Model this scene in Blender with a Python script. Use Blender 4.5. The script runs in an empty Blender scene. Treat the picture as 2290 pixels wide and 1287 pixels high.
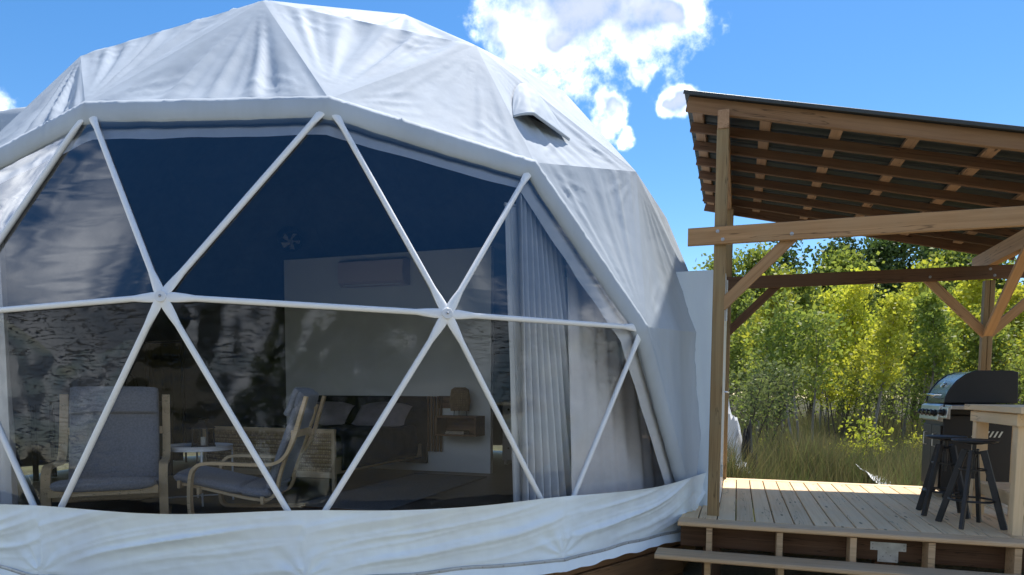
import bpy, math, random, itertools
import numpy as np
from mathutils import Vector, Matrix, noise as mnoise
random.seed(7); rng = np.random.default_rng(11)
scn = bpy.context.scene
R_ = math.radians

# ------------------------------------------------------------------ camera
FPX, CYP, PITCH, ROLL = 1516.24, 980.09, -.0693, .0056      # focal length and principal point in photo pixels (2290 x 1287)
EYE = Vector((0, 0, 1.0))                                    # one metre above the deck floor (z = 0)
GROUND = -.60
cp, sp_, cr, sr = math.cos(PITCH), math.sin(PITCH), math.cos(ROLL), math.sin(ROLL)
fwd = Vector((0, cp, sp_)); upv = Vector((0, -sp_, cp)); rgt = Vector((1, 0, 0))
rr = rgt * cr + upv * sr; uu = upv * cr - rgt * sr
cam_d = bpy.data.cameras.new('camera'); cam = bpy.data.objects.new('camera', cam_d)
scn.collection.objects.link(cam)
cam.matrix_world = Matrix(((rr.x, uu.x, -fwd.x, EYE.x), (rr.y, uu.y, -fwd.y, EYE.y), (rr.z, uu.z, -fwd.z, EYE.z), (0, 0, 0, 1)))
cam_d.sensor_width = 36; cam_d.lens = 36 * FPX / 2290
cam_d.shift_y = (CYP - 643.5) / 2290
cam_d.clip_start = .05; cam_d.clip_end = 2000
scn.camera = cam

def ray(px, py):
    u, v = (px - 1145) / FPX, (py - CYP) / FPX
    return (fwd + rr * u - uu * v).normalized()
def at_depth(px, py, y):
    d = ray(px, py); return EYE + d * (y / d.y)
def on_z(px, py, z):
    d = ray(px, py); return EYE + d * ((z - EYE.z) / d.z)

# ------------------------------------------------------------------ sky and sun
TH = .32                                                     # the deck's turn about the vertical
EX = Vector((math.cos(TH), -math.sin(TH), 0)); EY = Vector((math.sin(TH), math.cos(TH), 0))
DO = Vector((1.489, 5.3255, 0))                              # deck origin: front corner beside the dome
sun_vec = (EX * .08 + EY * .50 + Vector((0, 0, 1.0))).normalized()
SUN_EL = math.asin(sun_vec.z); SUN_AZ = math.atan2(sun_vec.x, sun_vec.y)
sd = bpy.data.lights.new('sun', 'SUN'); sd.energy = 2.0; sd.angle = R_(1.2); sd.color = (1, .94, .85)
so = bpy.data.objects.new('sun', sd); scn.collection.objects.link(so)
so.rotation_euler = (-sun_vec).to_track_quat('-Z', 'Y').to_euler()

world = bpy.data.worlds.new('World'); scn.world = world; world.use_nodes = True
wt = world.node_tree; wt.nodes.clear()
def wn(t, **k):
    n = wt.nodes.new(t)
    for a, b in k.items(): setattr(n, a, b)
    return n
def wl(a, b): wt.links.new(a, b)
sky = wn('ShaderNodeTexSky', sky_type='NISHITA'); sky.sun_disc = False
sky.sun_elevation = SUN_EL; sky.sun_rotation = SUN_AZ; sky.altitude = 200; sky.air_density = 1.0; sky.dust_density = .15; sky.ozone_density = 2.6
bg1 = wn('ShaderNodeBackground'); bg1.inputs['Strength'].default_value = .05
hs = wn('ShaderNodeHueSaturation'); hs.inputs['Saturation'].default_value = 1.28; wl(sky.outputs[0], hs.inputs['Color'])
wl(hs.outputs[0], bg1.inputs['Color'])
world.cycles.sampling_method = 'MANUAL'; world.cycles.sample_map_resolution = 256
tc = wn('ShaderNodeTexCoord')
# cumulus: a union of soft balls on the sky sphere, frayed by fractal noise
balls = []
for px, py, rad in [(1150, 62, .060), (1285, 5, .115), (1420, -10, .105), (1245, 95, .040), (1505, 20, .048),
                    (1362, 262, .027), (1510, 245, .022), (1440, 180, .016), (1405, 318, .016), (155, 145, .012), (-20, 262, .040)]:
    balls.append((ray(px, py), rad))
for a, el, rad in [(68, 34, .2), (80, 26, .2), (104, 16, .3), (120, 20, .26), (138, 10, .26), (156, 13, .26), (174, 8, .26), (192, 13, .26), (210, 9, .26), (228, 15, .28), (248, 13, .3), (264, 22, .28), (280, 20, .3), (302, 38, .2)]:   # clouds out of view, added and enlarged to raise the ambient light
    a, el = R_(a), R_(el); balls.append((Vector((math.sin(a) * math.cos(el), math.cos(a) * math.cos(el), math.sin(el))), rad))
wv = wn('ShaderNodeTexNoise'); wv.inputs['Scale'].default_value = 9; wv.inputs['Detail'].default_value = 4; wl(tc.outputs['Generated'], wv.inputs['Vector'])
w1 = wn('ShaderNodeVectorMath', operation='SUBTRACT'); wl(wv.outputs['Color'], w1.inputs[0]); w1.inputs[1].default_value = (.5, .5, .5)
w2 = wn('ShaderNodeVectorMath', operation='MULTIPLY_ADD'); wl(w1.outputs[0], w2.inputs[0]); w2.inputs[1].default_value = (.13, .13, .09); wl(tc.outputs['Generated'], w2.inputs[2])
prev = None
for d, rad in balls:
    n = wn('ShaderNodeVectorMath', operation='DISTANCE'); wl(w2.outputs[0], n.inputs[0]); n.inputs[1].default_value = d
    m = wn('ShaderNodeMath', operation='MULTIPLY_ADD'); wl(n.outputs['Value'], m.inputs[0]); m.inputs[1].default_value = -1 / rad; m.inputs[2].default_value = 1.0
    if prev is None: prev = m
    else:
        x = wn('ShaderNodeMath', operation='SMOOTH_MAX'); x.inputs[2].default_value = .3
        wl(prev.outputs[0], x.inputs[0]); wl(m.outputs[0], x.inputs[1]); prev = x
nz = wn('ShaderNodeTexNoise'); nz.inputs['Scale'].default_value = 10; nz.inputs['Detail'].default_value = 9; nz.inputs['Roughness'].default_value = .62; nz.inputs['Distortion'].default_value = .35
wl(tc.outputs['Generated'], nz.inputs['Vector'])
na = wn('ShaderNodeMath', operation='MULTIPLY_ADD'); wl(nz.outputs[0], na.inputs[0]); na.inputs[1].default_value = 1.15; na.inputs[2].default_value = -.60
nz3 = wn('ShaderNodeTexNoise'); nz3.inputs['Scale'].default_value = 42; nz3.inputs['Detail'].default_value = 6; nz3.inputs['Roughness'].default_value = .6; wl(tc.outputs['Generated'], nz3.inputs['Vector'])
nb3 = wn('ShaderNodeMath', operation='MULTIPLY_ADD'); wl(nz3.outputs[0], nb3.inputs[0]); nb3.inputs[1].default_value = .9; nb3.inputs[2].default_value = -.42
nsu = wn('ShaderNodeMath', operation='ADD'); wl(prev.outputs[0], nsu.inputs[0]); wl(na.outputs[0], nsu.inputs[1])
nsum = wn('ShaderNodeMath', operation='ADD'); wl(nsu.outputs[0], nsum.inputs[0]); wl(nb3.outputs[0], nsum.inputs[1])
cov = wn('ShaderNodeMapRange', interpolation_type='SMOOTHSTEP'); cov.inputs['From Min'].default_value = -.05; cov.inputs['From Max'].default_value = .95
wl(nsum.outputs[0], cov.inputs['Value'])
nz2 = wn('ShaderNodeTexNoise'); nz2.inputs['Scale'].default_value = 5.5; nz2.inputs['Detail'].default_value = 5
wl(tc.outputs['Generated'], nz2.inputs['Vector'])
body = wn('ShaderNodeMapRange', interpolation_type='SMOOTHSTEP'); body.inputs['From Min'].default_value = .12; body.inputs['From Max'].default_value = .62
wl(prev.outputs[0], body.inputs['Value'])
gry = wn('ShaderNodeMapRange', interpolation_type='SMOOTHSTEP'); gry.inputs['From Min'].default_value = .22; gry.inputs['From Max'].default_value = .52
wl(nz2.outputs[0], gry.inputs['Value'])
thick = wn('ShaderNodeMath', operation='MULTIPLY'); wl(body.outputs[0], thick.inputs[0]); wl(gry.outputs[0], thick.inputs[1])
cmix = wn('ShaderNodeMixRGB'); cmix.inputs[1].default_value = (1, 1, 1, 1); cmix.inputs[2].default_value = (.15, .17, .21, 1)
wl(thick.outputs[0], cmix.inputs[0])
bg2 = wn('ShaderNodeBackground'); bg2.inputs['Strength'].default_value = 1.35; wl(cmix.outputs[0], bg2.inputs['Color'])
wmix = wn('ShaderNodeMixShader'); wl(cov.outputs[0], wmix.inputs[0]); wl(bg1.outputs[0], wmix.inputs[1]); wl(bg2.outputs[0], wmix.inputs[2])
wo = wn('ShaderNodeOutputWorld'); wl(wmix.outputs[0], wo.inputs['Surface'])
scn.view_settings.view_transform = 'Standard'; scn.view_settings.look = 'None'; scn.view_settings.gamma = 1; scn.view_settings.use_curve_mapping = False
scn.view_settings.exposure = 1.84
scn.cycles.max_bounces = 10; scn.cycles.transparent_max_bounces = 24; scn.cycles.caustics_reflective = False; scn.cycles.caustics_refractive = False
scn.cycles.sample_clamp_indirect = 6

# ------------------------------------------------------------------ materials
MATS = {}
def mat(name, col, rough=.6, spec=.5, metal=0, var=.0, vscale=6, bump=0, bscale=40, bdetail=6, stretch=(1, 1, 1), col2=None, rand=0, sheen=0, trans=0, dark=None):
    """Principled material with a noise-mixed colour, object-random tone and a fine bump."""
    m = bpy.data.materials.new(name); m.use_nodes = True; t = m.node_tree; b = t.nodes['Principled BSDF']
    N = t.nodes.new; L = t.links.new
    b.inputs['Roughness'].default_value = rough; b.inputs['Metallic'].default_value = metal; b.inputs['Specular IOR Level'].default_value = spec
    co = N('ShaderNodeTexCoord'); mp = N('ShaderNodeMapping'); mp.inputs['Scale'].default_value = stretch
    L(co.outputs['Object'], mp.inputs['Vector'])
    oi = N('ShaderNodeObjectInfo')
    add = N('ShaderNodeVectorMath'); add.operation = 'MULTIPLY_ADD'; add.inputs[1].default_value = (1, 1, 1)
    sc = N('ShaderNodeVectorMath'); sc.operation = 'SCALE'; sc.inputs[0].default_value = (37, 53, 71); L(oi.outputs['Random'], sc.inputs['Scale'])
    L(mp.outputs[0], add.inputs[0]); L(sc.outputs[0], add.inputs[2])
    no = N('ShaderNodeTexNoise'); no.inputs['Scale'].default_value = vscale; no.inputs['Detail'].default_value = 6; no.inputs['Roughness'].default_value = .6
    L(add.outputs[0], no.inputs['Vector'])
    c2 = col2 if col2 else tuple(max(0, c * (1 - var)) for c in col)
    c1 = col if col2 else tuple(min(1, c * (1 + var)) for c in col)
    mr = N('ShaderNodeMapRange'); mr.inputs['From Min'].default_value = .32; mr.inputs['From Max'].default_value = .68; L(no.outputs[0], mr.inputs['Value'])
    mx = N('ShaderNodeMixRGB'); mx.inputs[1].default_value = (*c1, 1); mx.inputs[2].default_value = (*c2, 1); L(mr.outputs[0], mx.inputs[0])
    out = mx.outputs[0]
    if rand:
        hv = N('ShaderNodeHueSaturation'); v = N('ShaderNodeMapRange'); v.inputs['To Min'].default_value = 1 - rand; v.inputs['To Max'].default_value = 1 + rand
        L(oi.outputs['Random'], v.inputs['Value']); L(v.outputs[0], hv.inputs['Value']); L(out, hv.inputs['Color']); out = hv.outputs[0]
    L(out, b.inputs['Base Color'])
    if bump:
        nb = N('ShaderNodeTexNoise'); nb.inputs['Scale'].default_value = bscale; nb.inputs['Detail'].default_value = bdetail; L(add.outputs[0], nb.inputs['Vector'])
        bp = N('ShaderNodeBump'); bp.inputs['Strength'].default_value = bump; bp.inputs['Distance'].default_value = .02
        L(nb.outputs[0], bp.inputs['Height']); L(bp.outputs[0], b.inputs['Normal'])
    if sheen: b.inputs['Sheen Weight'].default_value = sheen
    MATS[name] = m
    return m

def wood(name, light, dark, rough=.65, knots=.5, rand=.12, grain=1.0, weather=None):
    """Timber with grain along the piece's own x axis, knots and a tone of its own per piece."""
    m = bpy.data.materials.new(name); m.use_nodes = True; t = m.node_tree; b = t.nodes['Principled BSDF']
    N = t.nodes.new; L = t.links.new
    b.inputs['Roughness'].default_value = rough; b.inputs['Specular IOR Level'].default_value = .3
    co = N('ShaderNodeTexCoord'); oi = N('ShaderNodeObjectInfo')
    sc = N('ShaderNodeVectorMath'); sc.operation = 'SCALE'; sc.inputs[0].default_value = (31, 17, 23); L(oi.outputs['Random'], sc.inputs['Scale'])
    ad = N('ShaderNodeVectorMath'); ad.operation = 'ADD'; L(co.outputs['Object'], ad.inputs[0]); L(sc.outputs[0], ad.inputs[1])
    # knots: sparse stretched cells that bend the grain
    mk = N('ShaderNodeMapping'); mk.inputs['Scale'].default_value = (3.2, 15, 15); L(ad.outputs[0], mk.inputs['Vector'])
    vo = N('ShaderNodeTexVoronoi'); vo.inputs['Scale'].default_value = 1.0; L(mk.outputs[0], vo.inputs['Vector'])
    kn = N('ShaderNodeMapRange'); kn.interpolation_type = 'SMOOTHSTEP'; kn.inputs['From Min'].default_value = .08; kn.inputs['From Max'].default_value = .20; kn.inputs['To Min'].default_value = 1; kn.inputs['To Max'].default_value = 0
    L(vo.outputs['Distance'], kn.inputs['Value'])
    gate = N('ShaderNodeMath'); gate.operation = 'GREATER_THAN'; gate.inputs[1].default_value = 1 - knots
    sx = N('ShaderNodeSeparateColor'); L(vo.outputs['Color'], sx.inputs[0]); L(sx.outputs[0], gate.inputs[0])
    kg = N('ShaderNodeMath'); kg.operation = 'MULTIPLY'; L(kn.outputs[0], kg.inputs[0]); L(gate.outputs[0], kg.inputs[1])
    mg = N('ShaderNodeMapping'); mg.inputs['Scale'].default_value = (1.2, 38 * grain, 38 * grain); L(ad.outputs[0], mg.inputs['Vector'])
    ng = N('ShaderNodeTexNoise'); ng.inputs['Scale'].default_value = 1.0; ng.inputs['Detail'].default_value = 7; ng.inputs['Roughness'].default_value = .62; ng.inputs['Distortion'].default_value = .7
    L(mg.outputs[0], ng.inputs['Vector'])
    mr = N('ShaderNodeMapRange'); mr.inputs['From Min'].default_value = .30; mr.inputs['From Max'].default_value = .70; L(ng.outputs[0], mr.inputs['Value'])
    mx = N('ShaderNodeMixRGB'); mx.inputs[1].default_value = (*light, 1); mx.inputs[2].default_value = (*dark, 1); L(mr.outputs[0], mx.inputs[0])
    out = mx.outputs[0]
    nw = N('ShaderNodeTexNoise'); nw.inputs['Scale'].default_value = 3.2; nw.inputs['Detail'].default_value = 5; L(ad.outputs[0], nw.inputs['Vector'])
    wr = N('ShaderNodeMapRange'); wr.inputs['From Min'].default_value = .42; wr.inputs['From Max'].default_value = .72; wr.inputs['To Max'].default_value = .7; L(nw.outputs[0], wr.inputs['Value'])
    wc = weather if weather else tuple(c * .7 for c in light)
    m2 = N('ShaderNodeMixRGB'); m2.inputs[2].default_value = (*wc, 1); L(wr.outputs[0], m2.inputs[0]); L(out, m2.inputs[1]); out = m2.outputs[0]
    m3 = N('ShaderNodeMixRGB'); m3.inputs[2].default_value = (*(c * .35 for c in dark), 1); L(kg.outputs[0], m3.inputs[0]); L(out, m3.inputs[1]); out = m3.outputs[0]
    mc = N('ShaderNodeMapping'); mc.inputs['Scale'].default_value = (.9, 17, 17); L(ad.outputs[0], mc.inputs['Vector'])
    nc_ = N('ShaderNodeTexNoise'); nc_.inputs['Scale'].default_value = 1.0; nc_.inputs['Detail'].default_value = 3; L(mc.outputs[0], nc_.inputs['Vector'])
    c1 = N('ShaderNodeMath'); c1.operation = 'SUBTRACT'; c1.inputs[1].default_value = .62; L(nc_.outputs[0], c1.inputs[0])
    c2_ = N('ShaderNodeMath'); c2_.operation = 'ABSOLUTE'; L(c1.outputs[0], c2_.inputs[0])
    c3 = N('ShaderNodeMapRange'); c3.inputs['From Max'].default_value = .012; c3.inputs['To Min'].default_value = .75; c3.inputs['To Max'].default_value = 0; L(c2_.outputs[0], c3.inputs['Value'])
    m4 = N('ShaderNodeMixRGB'); m4.inputs[2].default_value = (*(c * .22 for c in dark), 1); L(c3.outputs[0], m4.inputs[0]); L(out, m4.inputs[1]); out = m4.outputs[0]
    hv = N('ShaderNodeHueSaturation'); v = N('ShaderNodeMapRange'); v.inputs['To Min'].default_value = 1 - rand; v.inputs['To Max'].default_value = 1 + rand
    L(oi.outputs['Random'], v.inputs['Value']); L(v.outputs[0], hv.inputs['Value']); L(out, hv.inputs['Color'])
    L(hv.outputs[0], b.inputs['Base Color'])
    bp = N('ShaderNodeBump'); bp.inputs['Strength'].default_value = .35; bp.inputs['Distance'].default_value = .004; L(ng.outputs[0], bp.inputs['Height']); L(bp.outputs[0], b.inputs['Normal'])
    MATS[name] = m; return m

wood('post_timber', (.36, .25, .125), (.21, .135, .062), knots=.2, weather=(.27, .21, .115))
wood('beam_timber', (.46, .275, .135), (.29, .16, .07), knots=.2, weather=(.37, .24, .13))
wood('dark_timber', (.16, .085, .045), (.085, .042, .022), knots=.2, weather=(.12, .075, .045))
wood('fascia_brown', (.27, .155, .08), (.17, .09, .042), knots=.2, weather=(.22, .135, .075))
wood('purlin_timber', (.40, .25, .145), (.28, .16, .085), knots=.35)
wood('deck_timber', (.86, .64, .39), (.70, .48, .26), knots=.2, rand=.12, weather=(.74, .58, .38))
wood('tread_timber', (.66, .46, .27), (.48, .31, .17), knots=.16, weather=(.54, .41, .27))
wood('counter_timber', (.78, .60, .38), (.66, .48, .28), knots=.16, rand=.06, weather=(.70, .56, .38))
wood('fascia_timber', (.26, .145, .07), (.15, .078, .036), knots=.3, weather=(.2, .12, .065))
wood('birch_ply', (.70, .53, .33), (.62, .45, .26), knots=0, rand=.03, grain=1.5, weather=(.46, .33, .19))
wood('oak_box', (.26, .15, .08), (.17, .095, .048), knots=.1)
wood('floor_wood', (.13, .095, .07), (.08, .055, .042), knots=.1, rough=.4)

def fabric_cover(name, col, rough, bscale, bstr, stretch=(1, 1, 1)):
    m = mat(name, col, rough=rough, spec=.12, var=.07, vscale=3.0, stretch=(1, 1, .22))
    t = m.node_tree; N = t.nodes.new; L = t.links.new; b = t.nodes['Principled BSDF']
    co = N('ShaderNodeTexCoord'); mp = N('ShaderNodeMapping'); mp.inputs['Scale'].default_value = stretch; L(co.outputs['Object'], mp.inputs['Vector'])
    n1 = N('ShaderNodeTexNoise'); n1.inputs['Scale'].default_value = bscale; n1.inputs['Detail'].default_value = 4; n1.inputs['Distortion'].default_value = .2; L(mp.outputs[0], n1.inputs['Vector'])
    bp = N('ShaderNodeBump'); bp.inputs['Strength'].default_value = bstr; bp.inputs['Distance'].default_value = .02; L(n1.outputs[0], bp.inputs['Height']); L(bp.outputs[0], b.inputs['Normal'])
    return m
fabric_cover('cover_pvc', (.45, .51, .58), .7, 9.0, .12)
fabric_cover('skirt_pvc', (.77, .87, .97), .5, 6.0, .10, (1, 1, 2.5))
mat('strut_paint', (.82, .84, .86), rough=.35, var=.03, vscale=9)
mat('hub_paint', (.72, .74, .77), rough=.4, var=.06, vscale=25)
mat('bolt_steel', (.35, .36, .38), rough=.35, metal=1)
mat('batten_grey', (.42, .45, .48), rough=.45, metal=.3, var=.15, vscale=8)
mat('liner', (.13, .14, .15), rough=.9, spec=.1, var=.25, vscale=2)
mat('vent_mesh', (.035, .03, .028), rough=.9)
mat('partition_paint', (.74, .78, .80), rough=.8, var=.03, vscale=2)
mat('white_plastic', (.72, .72, .70), rough=.4)
mat('ac_plastic', (.62, .55, .54), rough=.45)
mat('white_paint', (.80, .80, .79), rough=.4, var=.04, vscale=5)
mat('white_metal', (.85, .85, .85), rough=.35)
mat('black_metal', (.012, .012, .013), rough=.45, var=.2, vscale=20)
mat('black_wood', (.016, .017, .020), rough=.55, var=.3, vscale=12, bump=.1, bscale=60, stretch=(1, 1, .2))
mat('cushion', (.24, .255, .30), rough=.95, spec=.1, var=.18, vscale=70, bump=.35, bscale=260, sheen=.2)
mat('curtain_grey', (.76, .78, .82), rough=.9, spec=.1, var=.05, vscale=8, bump=.08, bscale=200)
mat('curtain_pale', (.78, .79, .80), rough=.9, spec=.1, var=.04, vscale=8)
mat('curtain_taupe', (.80, .78, .79), rough=.9, spec=.1, var=.06, vscale=6)
mat('curtain_olive', (.055, .055, .03), rough=.95, spec=.1, var=.15, vscale=4)
mat('bedding', (.022, .023, .032), rough=.95, spec=.1, var=.3, vscale=9, bump=.5, bscale=9)
mat('pillow_grey', (.26, .235, .25), rough=.95, spec=.1, var=.1, vscale=12)
mat('rug', (.24, .225, .215), rough=1, spec=.05, var=.15, vscale=60, bump=.4, bscale=150)
mat('galvanised', (.55, .57, .58), rough=.45, metal=.6, var=.2, vscale=14)
mat('roof_steel', (.045, .052, .053), rough=.5, metal=.3, var=.1, vscale=4)
mat('roof_under', (.20, .21, .21), rough=.6, var=.1, vscale=4)
mat('grill_black', (.005, .005, .006), rough=.5, var=.2, vscale=6)
mat('grill_lid', (.09, .10, .115), rough=.2, metal=.85, var=.1, vscale=5)
mat('stainless', (.50, .51, .52), rough=.28, metal=1, var=.05, vscale=8, stretch=(1, .1, 1))
mat('chrome', (.8, .8, .8), rough=.12, metal=1)
mat('tarp_white', (.72, .73, .74), rough=.5, var=.08, vscale=4)
mat('steel_dark', (.02, .02, .022), rough=.4)
mat('book', (.5, .42, .33), rough=.8, var=.2, vscale=30)
mat('cane_weft', (.34, .235, .125), rough=.7, var=.3, vscale=24)

def cane_material(name, a, b_, scale):
    m = mat(name, a, rough=.7); t = m.node_tree; N = t.nodes.new; L = t.links.new; bs = t.nodes['Principled BSDF']
    co = N('ShaderNodeTexCoord'); w1 = N('ShaderNodeTexWave'); w1.wave_type = 'BANDS'; w1.bands_direction = 'X'; w1.inputs['Scale'].default_value = scale; w1.inputs['Distortion'].default_value = 1.5; w1.inputs['Detail'].default_value = 2
    w2 = N('ShaderNodeTexWave'); w2.wave_type = 'BANDS'; w2.bands_direction = 'Z'; w2.inputs['Scale'].default_value = scale * .8; w2.inputs['Distortion'].default_value = 1.5
    L(co.outputs['Object'], w1.inputs['Vector']); L(co.outputs['Object'], w2.inputs['Vector'])
    mu = N('ShaderNodeMath'); mu.operation = 'MULTIPLY'; L(w1.outputs['Fac'], mu.inputs[0]); L(w2.outputs['Fac'], mu.inputs[1])
    mx = N('ShaderNodeMixRGB'); mx.inputs[1].default_value = (*a, 1); mx.inputs[2].default_value = (*b_, 1); L(mu.outputs[0], mx.inputs[0]); L(mx.outputs[0], bs.inputs['Base Color'])
    bp = N('ShaderNodeBump'); bp.inputs['Strength'].default_value = .6; bp.inputs['Distance'].default_value = .006; L(mu.outputs[0], bp.inputs['Height']); L(bp.outputs[0], bs.inputs['Normal'])
cane_material('cane', (.34, .23, .12), (.60, .44, .25), 14)

def film_material(name, creased, refl):
    """Clear vinyl: see-through with a glossy, Fresnel-weighted reflection; the creased kind carries horizontal fold lines."""
    m = bpy.data.materials.new(name); m.use_nodes = True; t = m.node_tree; t.nodes.clear(); N = t.nodes.new; L = t.links.new
    out = N('ShaderNodeOutputMaterial'); tr = N('ShaderNodeBsdfTransparent'); tr.inputs[0].default_value = (.975, .985, .995, 1)
    gl = N('ShaderNodeBsdfGlossy'); gl.inputs['Roughness'].default_value = .035; gl.inputs['Color'].default_value = (.95, .97, 1, 1)
    fr = N('ShaderNodeFresnel'); fr.inputs['IOR'].default_value = 1.52
    mu = N('ShaderNodeMath'); mu.operation = 'MULTIPLY'; mu.inputs[1].default_value = refl; mu.use_clamp = True; L(fr.outputs[0], mu.inputs[0])
    co = N('ShaderNodeTexCoord'); geo = N('ShaderNodeNewGeometry')
    mp = N('ShaderNodeMapping'); mp.inputs['Scale'].default_value = (1.0, 1.0, 7.5) if creased else (.55, .55, 4.6); L(geo.outputs['Position'], mp.inputs['Vector'])
    n1 = N('ShaderNodeTexNoise'); n1.inputs['Scale'].default_value = 4.6 if creased else 1.2; n1.inputs['Detail'].default_value = 2.5 if creased else 2; n1.inputs['Distortion'].default_value = 1.0 if creased else .4; L(mp.outputs[0], n1.inputs['Vector'])
    h = n1.outputs[0]
    if creased:
        a1 = N('ShaderNodeMath'); a1.operation = 'SUBTRACT'; a1.inputs[1].default_value = .5; L(h, a1.inputs[0])
        a2 = N('ShaderNodeMath'); a2.operation = 'ABSOLUTE'; L(a1.outputs[0], a2.inputs[0])
        a3 = N('ShaderNodeMapRange'); a3.interpolation_type = 'SMOOTHSTEP'; a3.inputs['From Max'].default_value = .02; L(a2.outputs[0], a3.inputs['Value'])
        # creases come in patches
        n2 = N('ShaderNodeTexNoise'); n2.inputs['Scale'].default_value = 1.7; L(geo.outputs['Position'], n2.inputs['Vector'])
        g = N('ShaderNodeMapRange'); g.inputs['From Min'].default_value = .36; g.inputs['From Max'].default_value = .58; L(n2.outputs[0], g.inputs['Value'])
        mm = N('ShaderNodeMath'); mm.operation = 'MULTIPLY'; L(a3.outputs[0], mm.inputs[0]); L(g.outputs[0], mm.inputs[1])
        n3 = N('ShaderNodeTexNoise'); n3.inputs['Scale'].default_value = 5; n3.inputs['Detail'].default_value = 3; L(mp.outputs[0], n3.inputs['Vector'])
        ma = N('ShaderNodeMath'); ma.operation = 'MULTIPLY_ADD'; ma.inputs[1].default_value = .008; L(n3.outputs[0], ma.inputs[0]); L(mm.outputs[0], ma.inputs[2]); h = ma.outputs[0]
    bp = N('ShaderNodeBump'); bp.inputs['Strength'].default_value = .42 if creased else .10; bp.inputs['Distance'].default_value = .02
    L(h, bp.inputs['Height']); L(bp.outputs[0], gl.inputs['Normal'])
    mx = N('ShaderNodeMixShader'); L(mu.outputs[0], mx.inputs[0]); L(tr.outputs[0], mx.inputs[1]); L(gl.outputs[0], mx.inputs[2]); L(mx.outputs[0], out.inputs['Surface'])
    MATS[name] = m
film_material('clear_film', False, 2.0); film_material('creased_film', True, .62)
def clear_glass(name):
    m = bpy.data.materials.new(name); m.use_nodes = True; t = m.node_tree; t.nodes.clear(); N = t.nodes.new; L = t.links.new
    out = N('ShaderNodeOutputMaterial'); tr = N('ShaderNodeBsdfTransparent'); gl = N('ShaderNodeBsdfGlossy'); gl.inputs['Roughness'].default_value = .02
    fr = N('ShaderNodeFresnel'); fr.inputs['IOR'].default_value = 1.45; mx = N('ShaderNodeMixShader'); L(fr.outputs[0], mx.inputs[0]); L(tr.outputs[0], mx.inputs[1]); L(gl.outputs[0], mx.inputs[2]); L(mx.outputs[0], out.inputs['Surface'])
    MATS[name] = m
clear_glass('lantern_glass')

def leaf_material(name, c1, c2, trans=.45):
    m = bpy.data.materials.new(name); m.use_nodes = True; t = m.node_tree; t.nodes.clear(); N = t.nodes.new; L = t.links.new
    out = N('ShaderNodeOutputMaterial'); df = N('ShaderNodeBsdfDiffuse'); tl = N('ShaderNodeBsdfTranslucent'); gl = N('ShaderNodeBsdfGlossy'); gl.inputs['Roughness'].default_value = .5
    geo = N('ShaderNodeNewGeometry'); oi = N('ShaderNodeObjectInfo')
    no = N('ShaderNodeTexNoise'); no.inputs['Scale'].default_value = 1.1; no.inputs['Detail'].default_value = 3; L(geo.outputs['Position'], no.inputs['Vector'])
    a = N('ShaderNodeMath'); a.operation = 'MULTIPLY_ADD'; a.inputs[1].default_value = 1.6; a.inputs[2].default_value = -.55; L(no.outputs[0], a.inputs[0])
    b = N('ShaderNodeMath'); b.operation = 'MULTIPLY_ADD'; b.inputs[1].default_value = .5; L(geo.outputs['Random Per Island'], b.inputs[0]); L(a.outputs[0], b.inputs[2])
    mx = N('ShaderNodeMixRGB'); mx.use_clamp = True; mx.inputs[1].default_value = (*c1, 1); mx.inputs[2].default_value = (*c2, 1); L(b.outputs[0], mx.inputs[0])
    hv = N('ShaderNodeHueSaturation'); v = N('ShaderNodeMapRange'); v.inputs['To Min'].default_value = .75; v.inputs['To Max'].default_value = 1.2; L(oi.outputs['Random'], v.inputs['Value']); L(v.outputs[0], hv.inputs['Value']); L(mx.outputs[0], hv.inputs['Color'])
    L(hv.outputs[0], df.inputs[0]); L(hv.outputs[0], tl.inputs[0])
    m1 = N('ShaderNodeMixShader'); m1.inputs[0].default_value = trans; L(df.outputs[0], m1.inputs[1]); L(tl.outputs[0], m1.inputs[2])
    m2 = N('ShaderNodeMixShader'); m2.inputs[0].default_value = .03; L(m1.outputs[0], m2.inputs[1]); L(gl.outputs[0], m2.inputs[2]); L(m2.outputs[0], out.inputs['Surface'])
    MATS[name] = m
leaf_material('leaf_yellow', (.66, .62, .06), (.32, .40, .04), .6)
leaf_material('leaf_green', (.34, .38, .06), (.14, .21, .035), .55)
leaf_material('leaf_grey', (.20, .235, .075), (.11, .145, .045), .45)
leaf_material('leaf_dark', (.11, .165, .035), (.035, .07, .02), .4)
leaf_material('leaf_straw', (.22, .18, .085), (.10, .11, .035), .4)
mat('bark_pale', (.30, .28, .25), rough=.9, col2=(.13, .115, .10), vscale=9, stretch=(1, 1, .35), bump=.4, bscale=30)
mat('bark_dark', (.10, .085, .07), rough=.95, col2=(.045, .038, .032), vscale=9, stretch=(1, 1, .35), bump=.4, bscale=30)
mat('soil', (.085, .085, .04), rough=1, col2=(.05, .045, .025), vscale=1.3, bump=.6, bscale=14, spec=.1)

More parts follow.
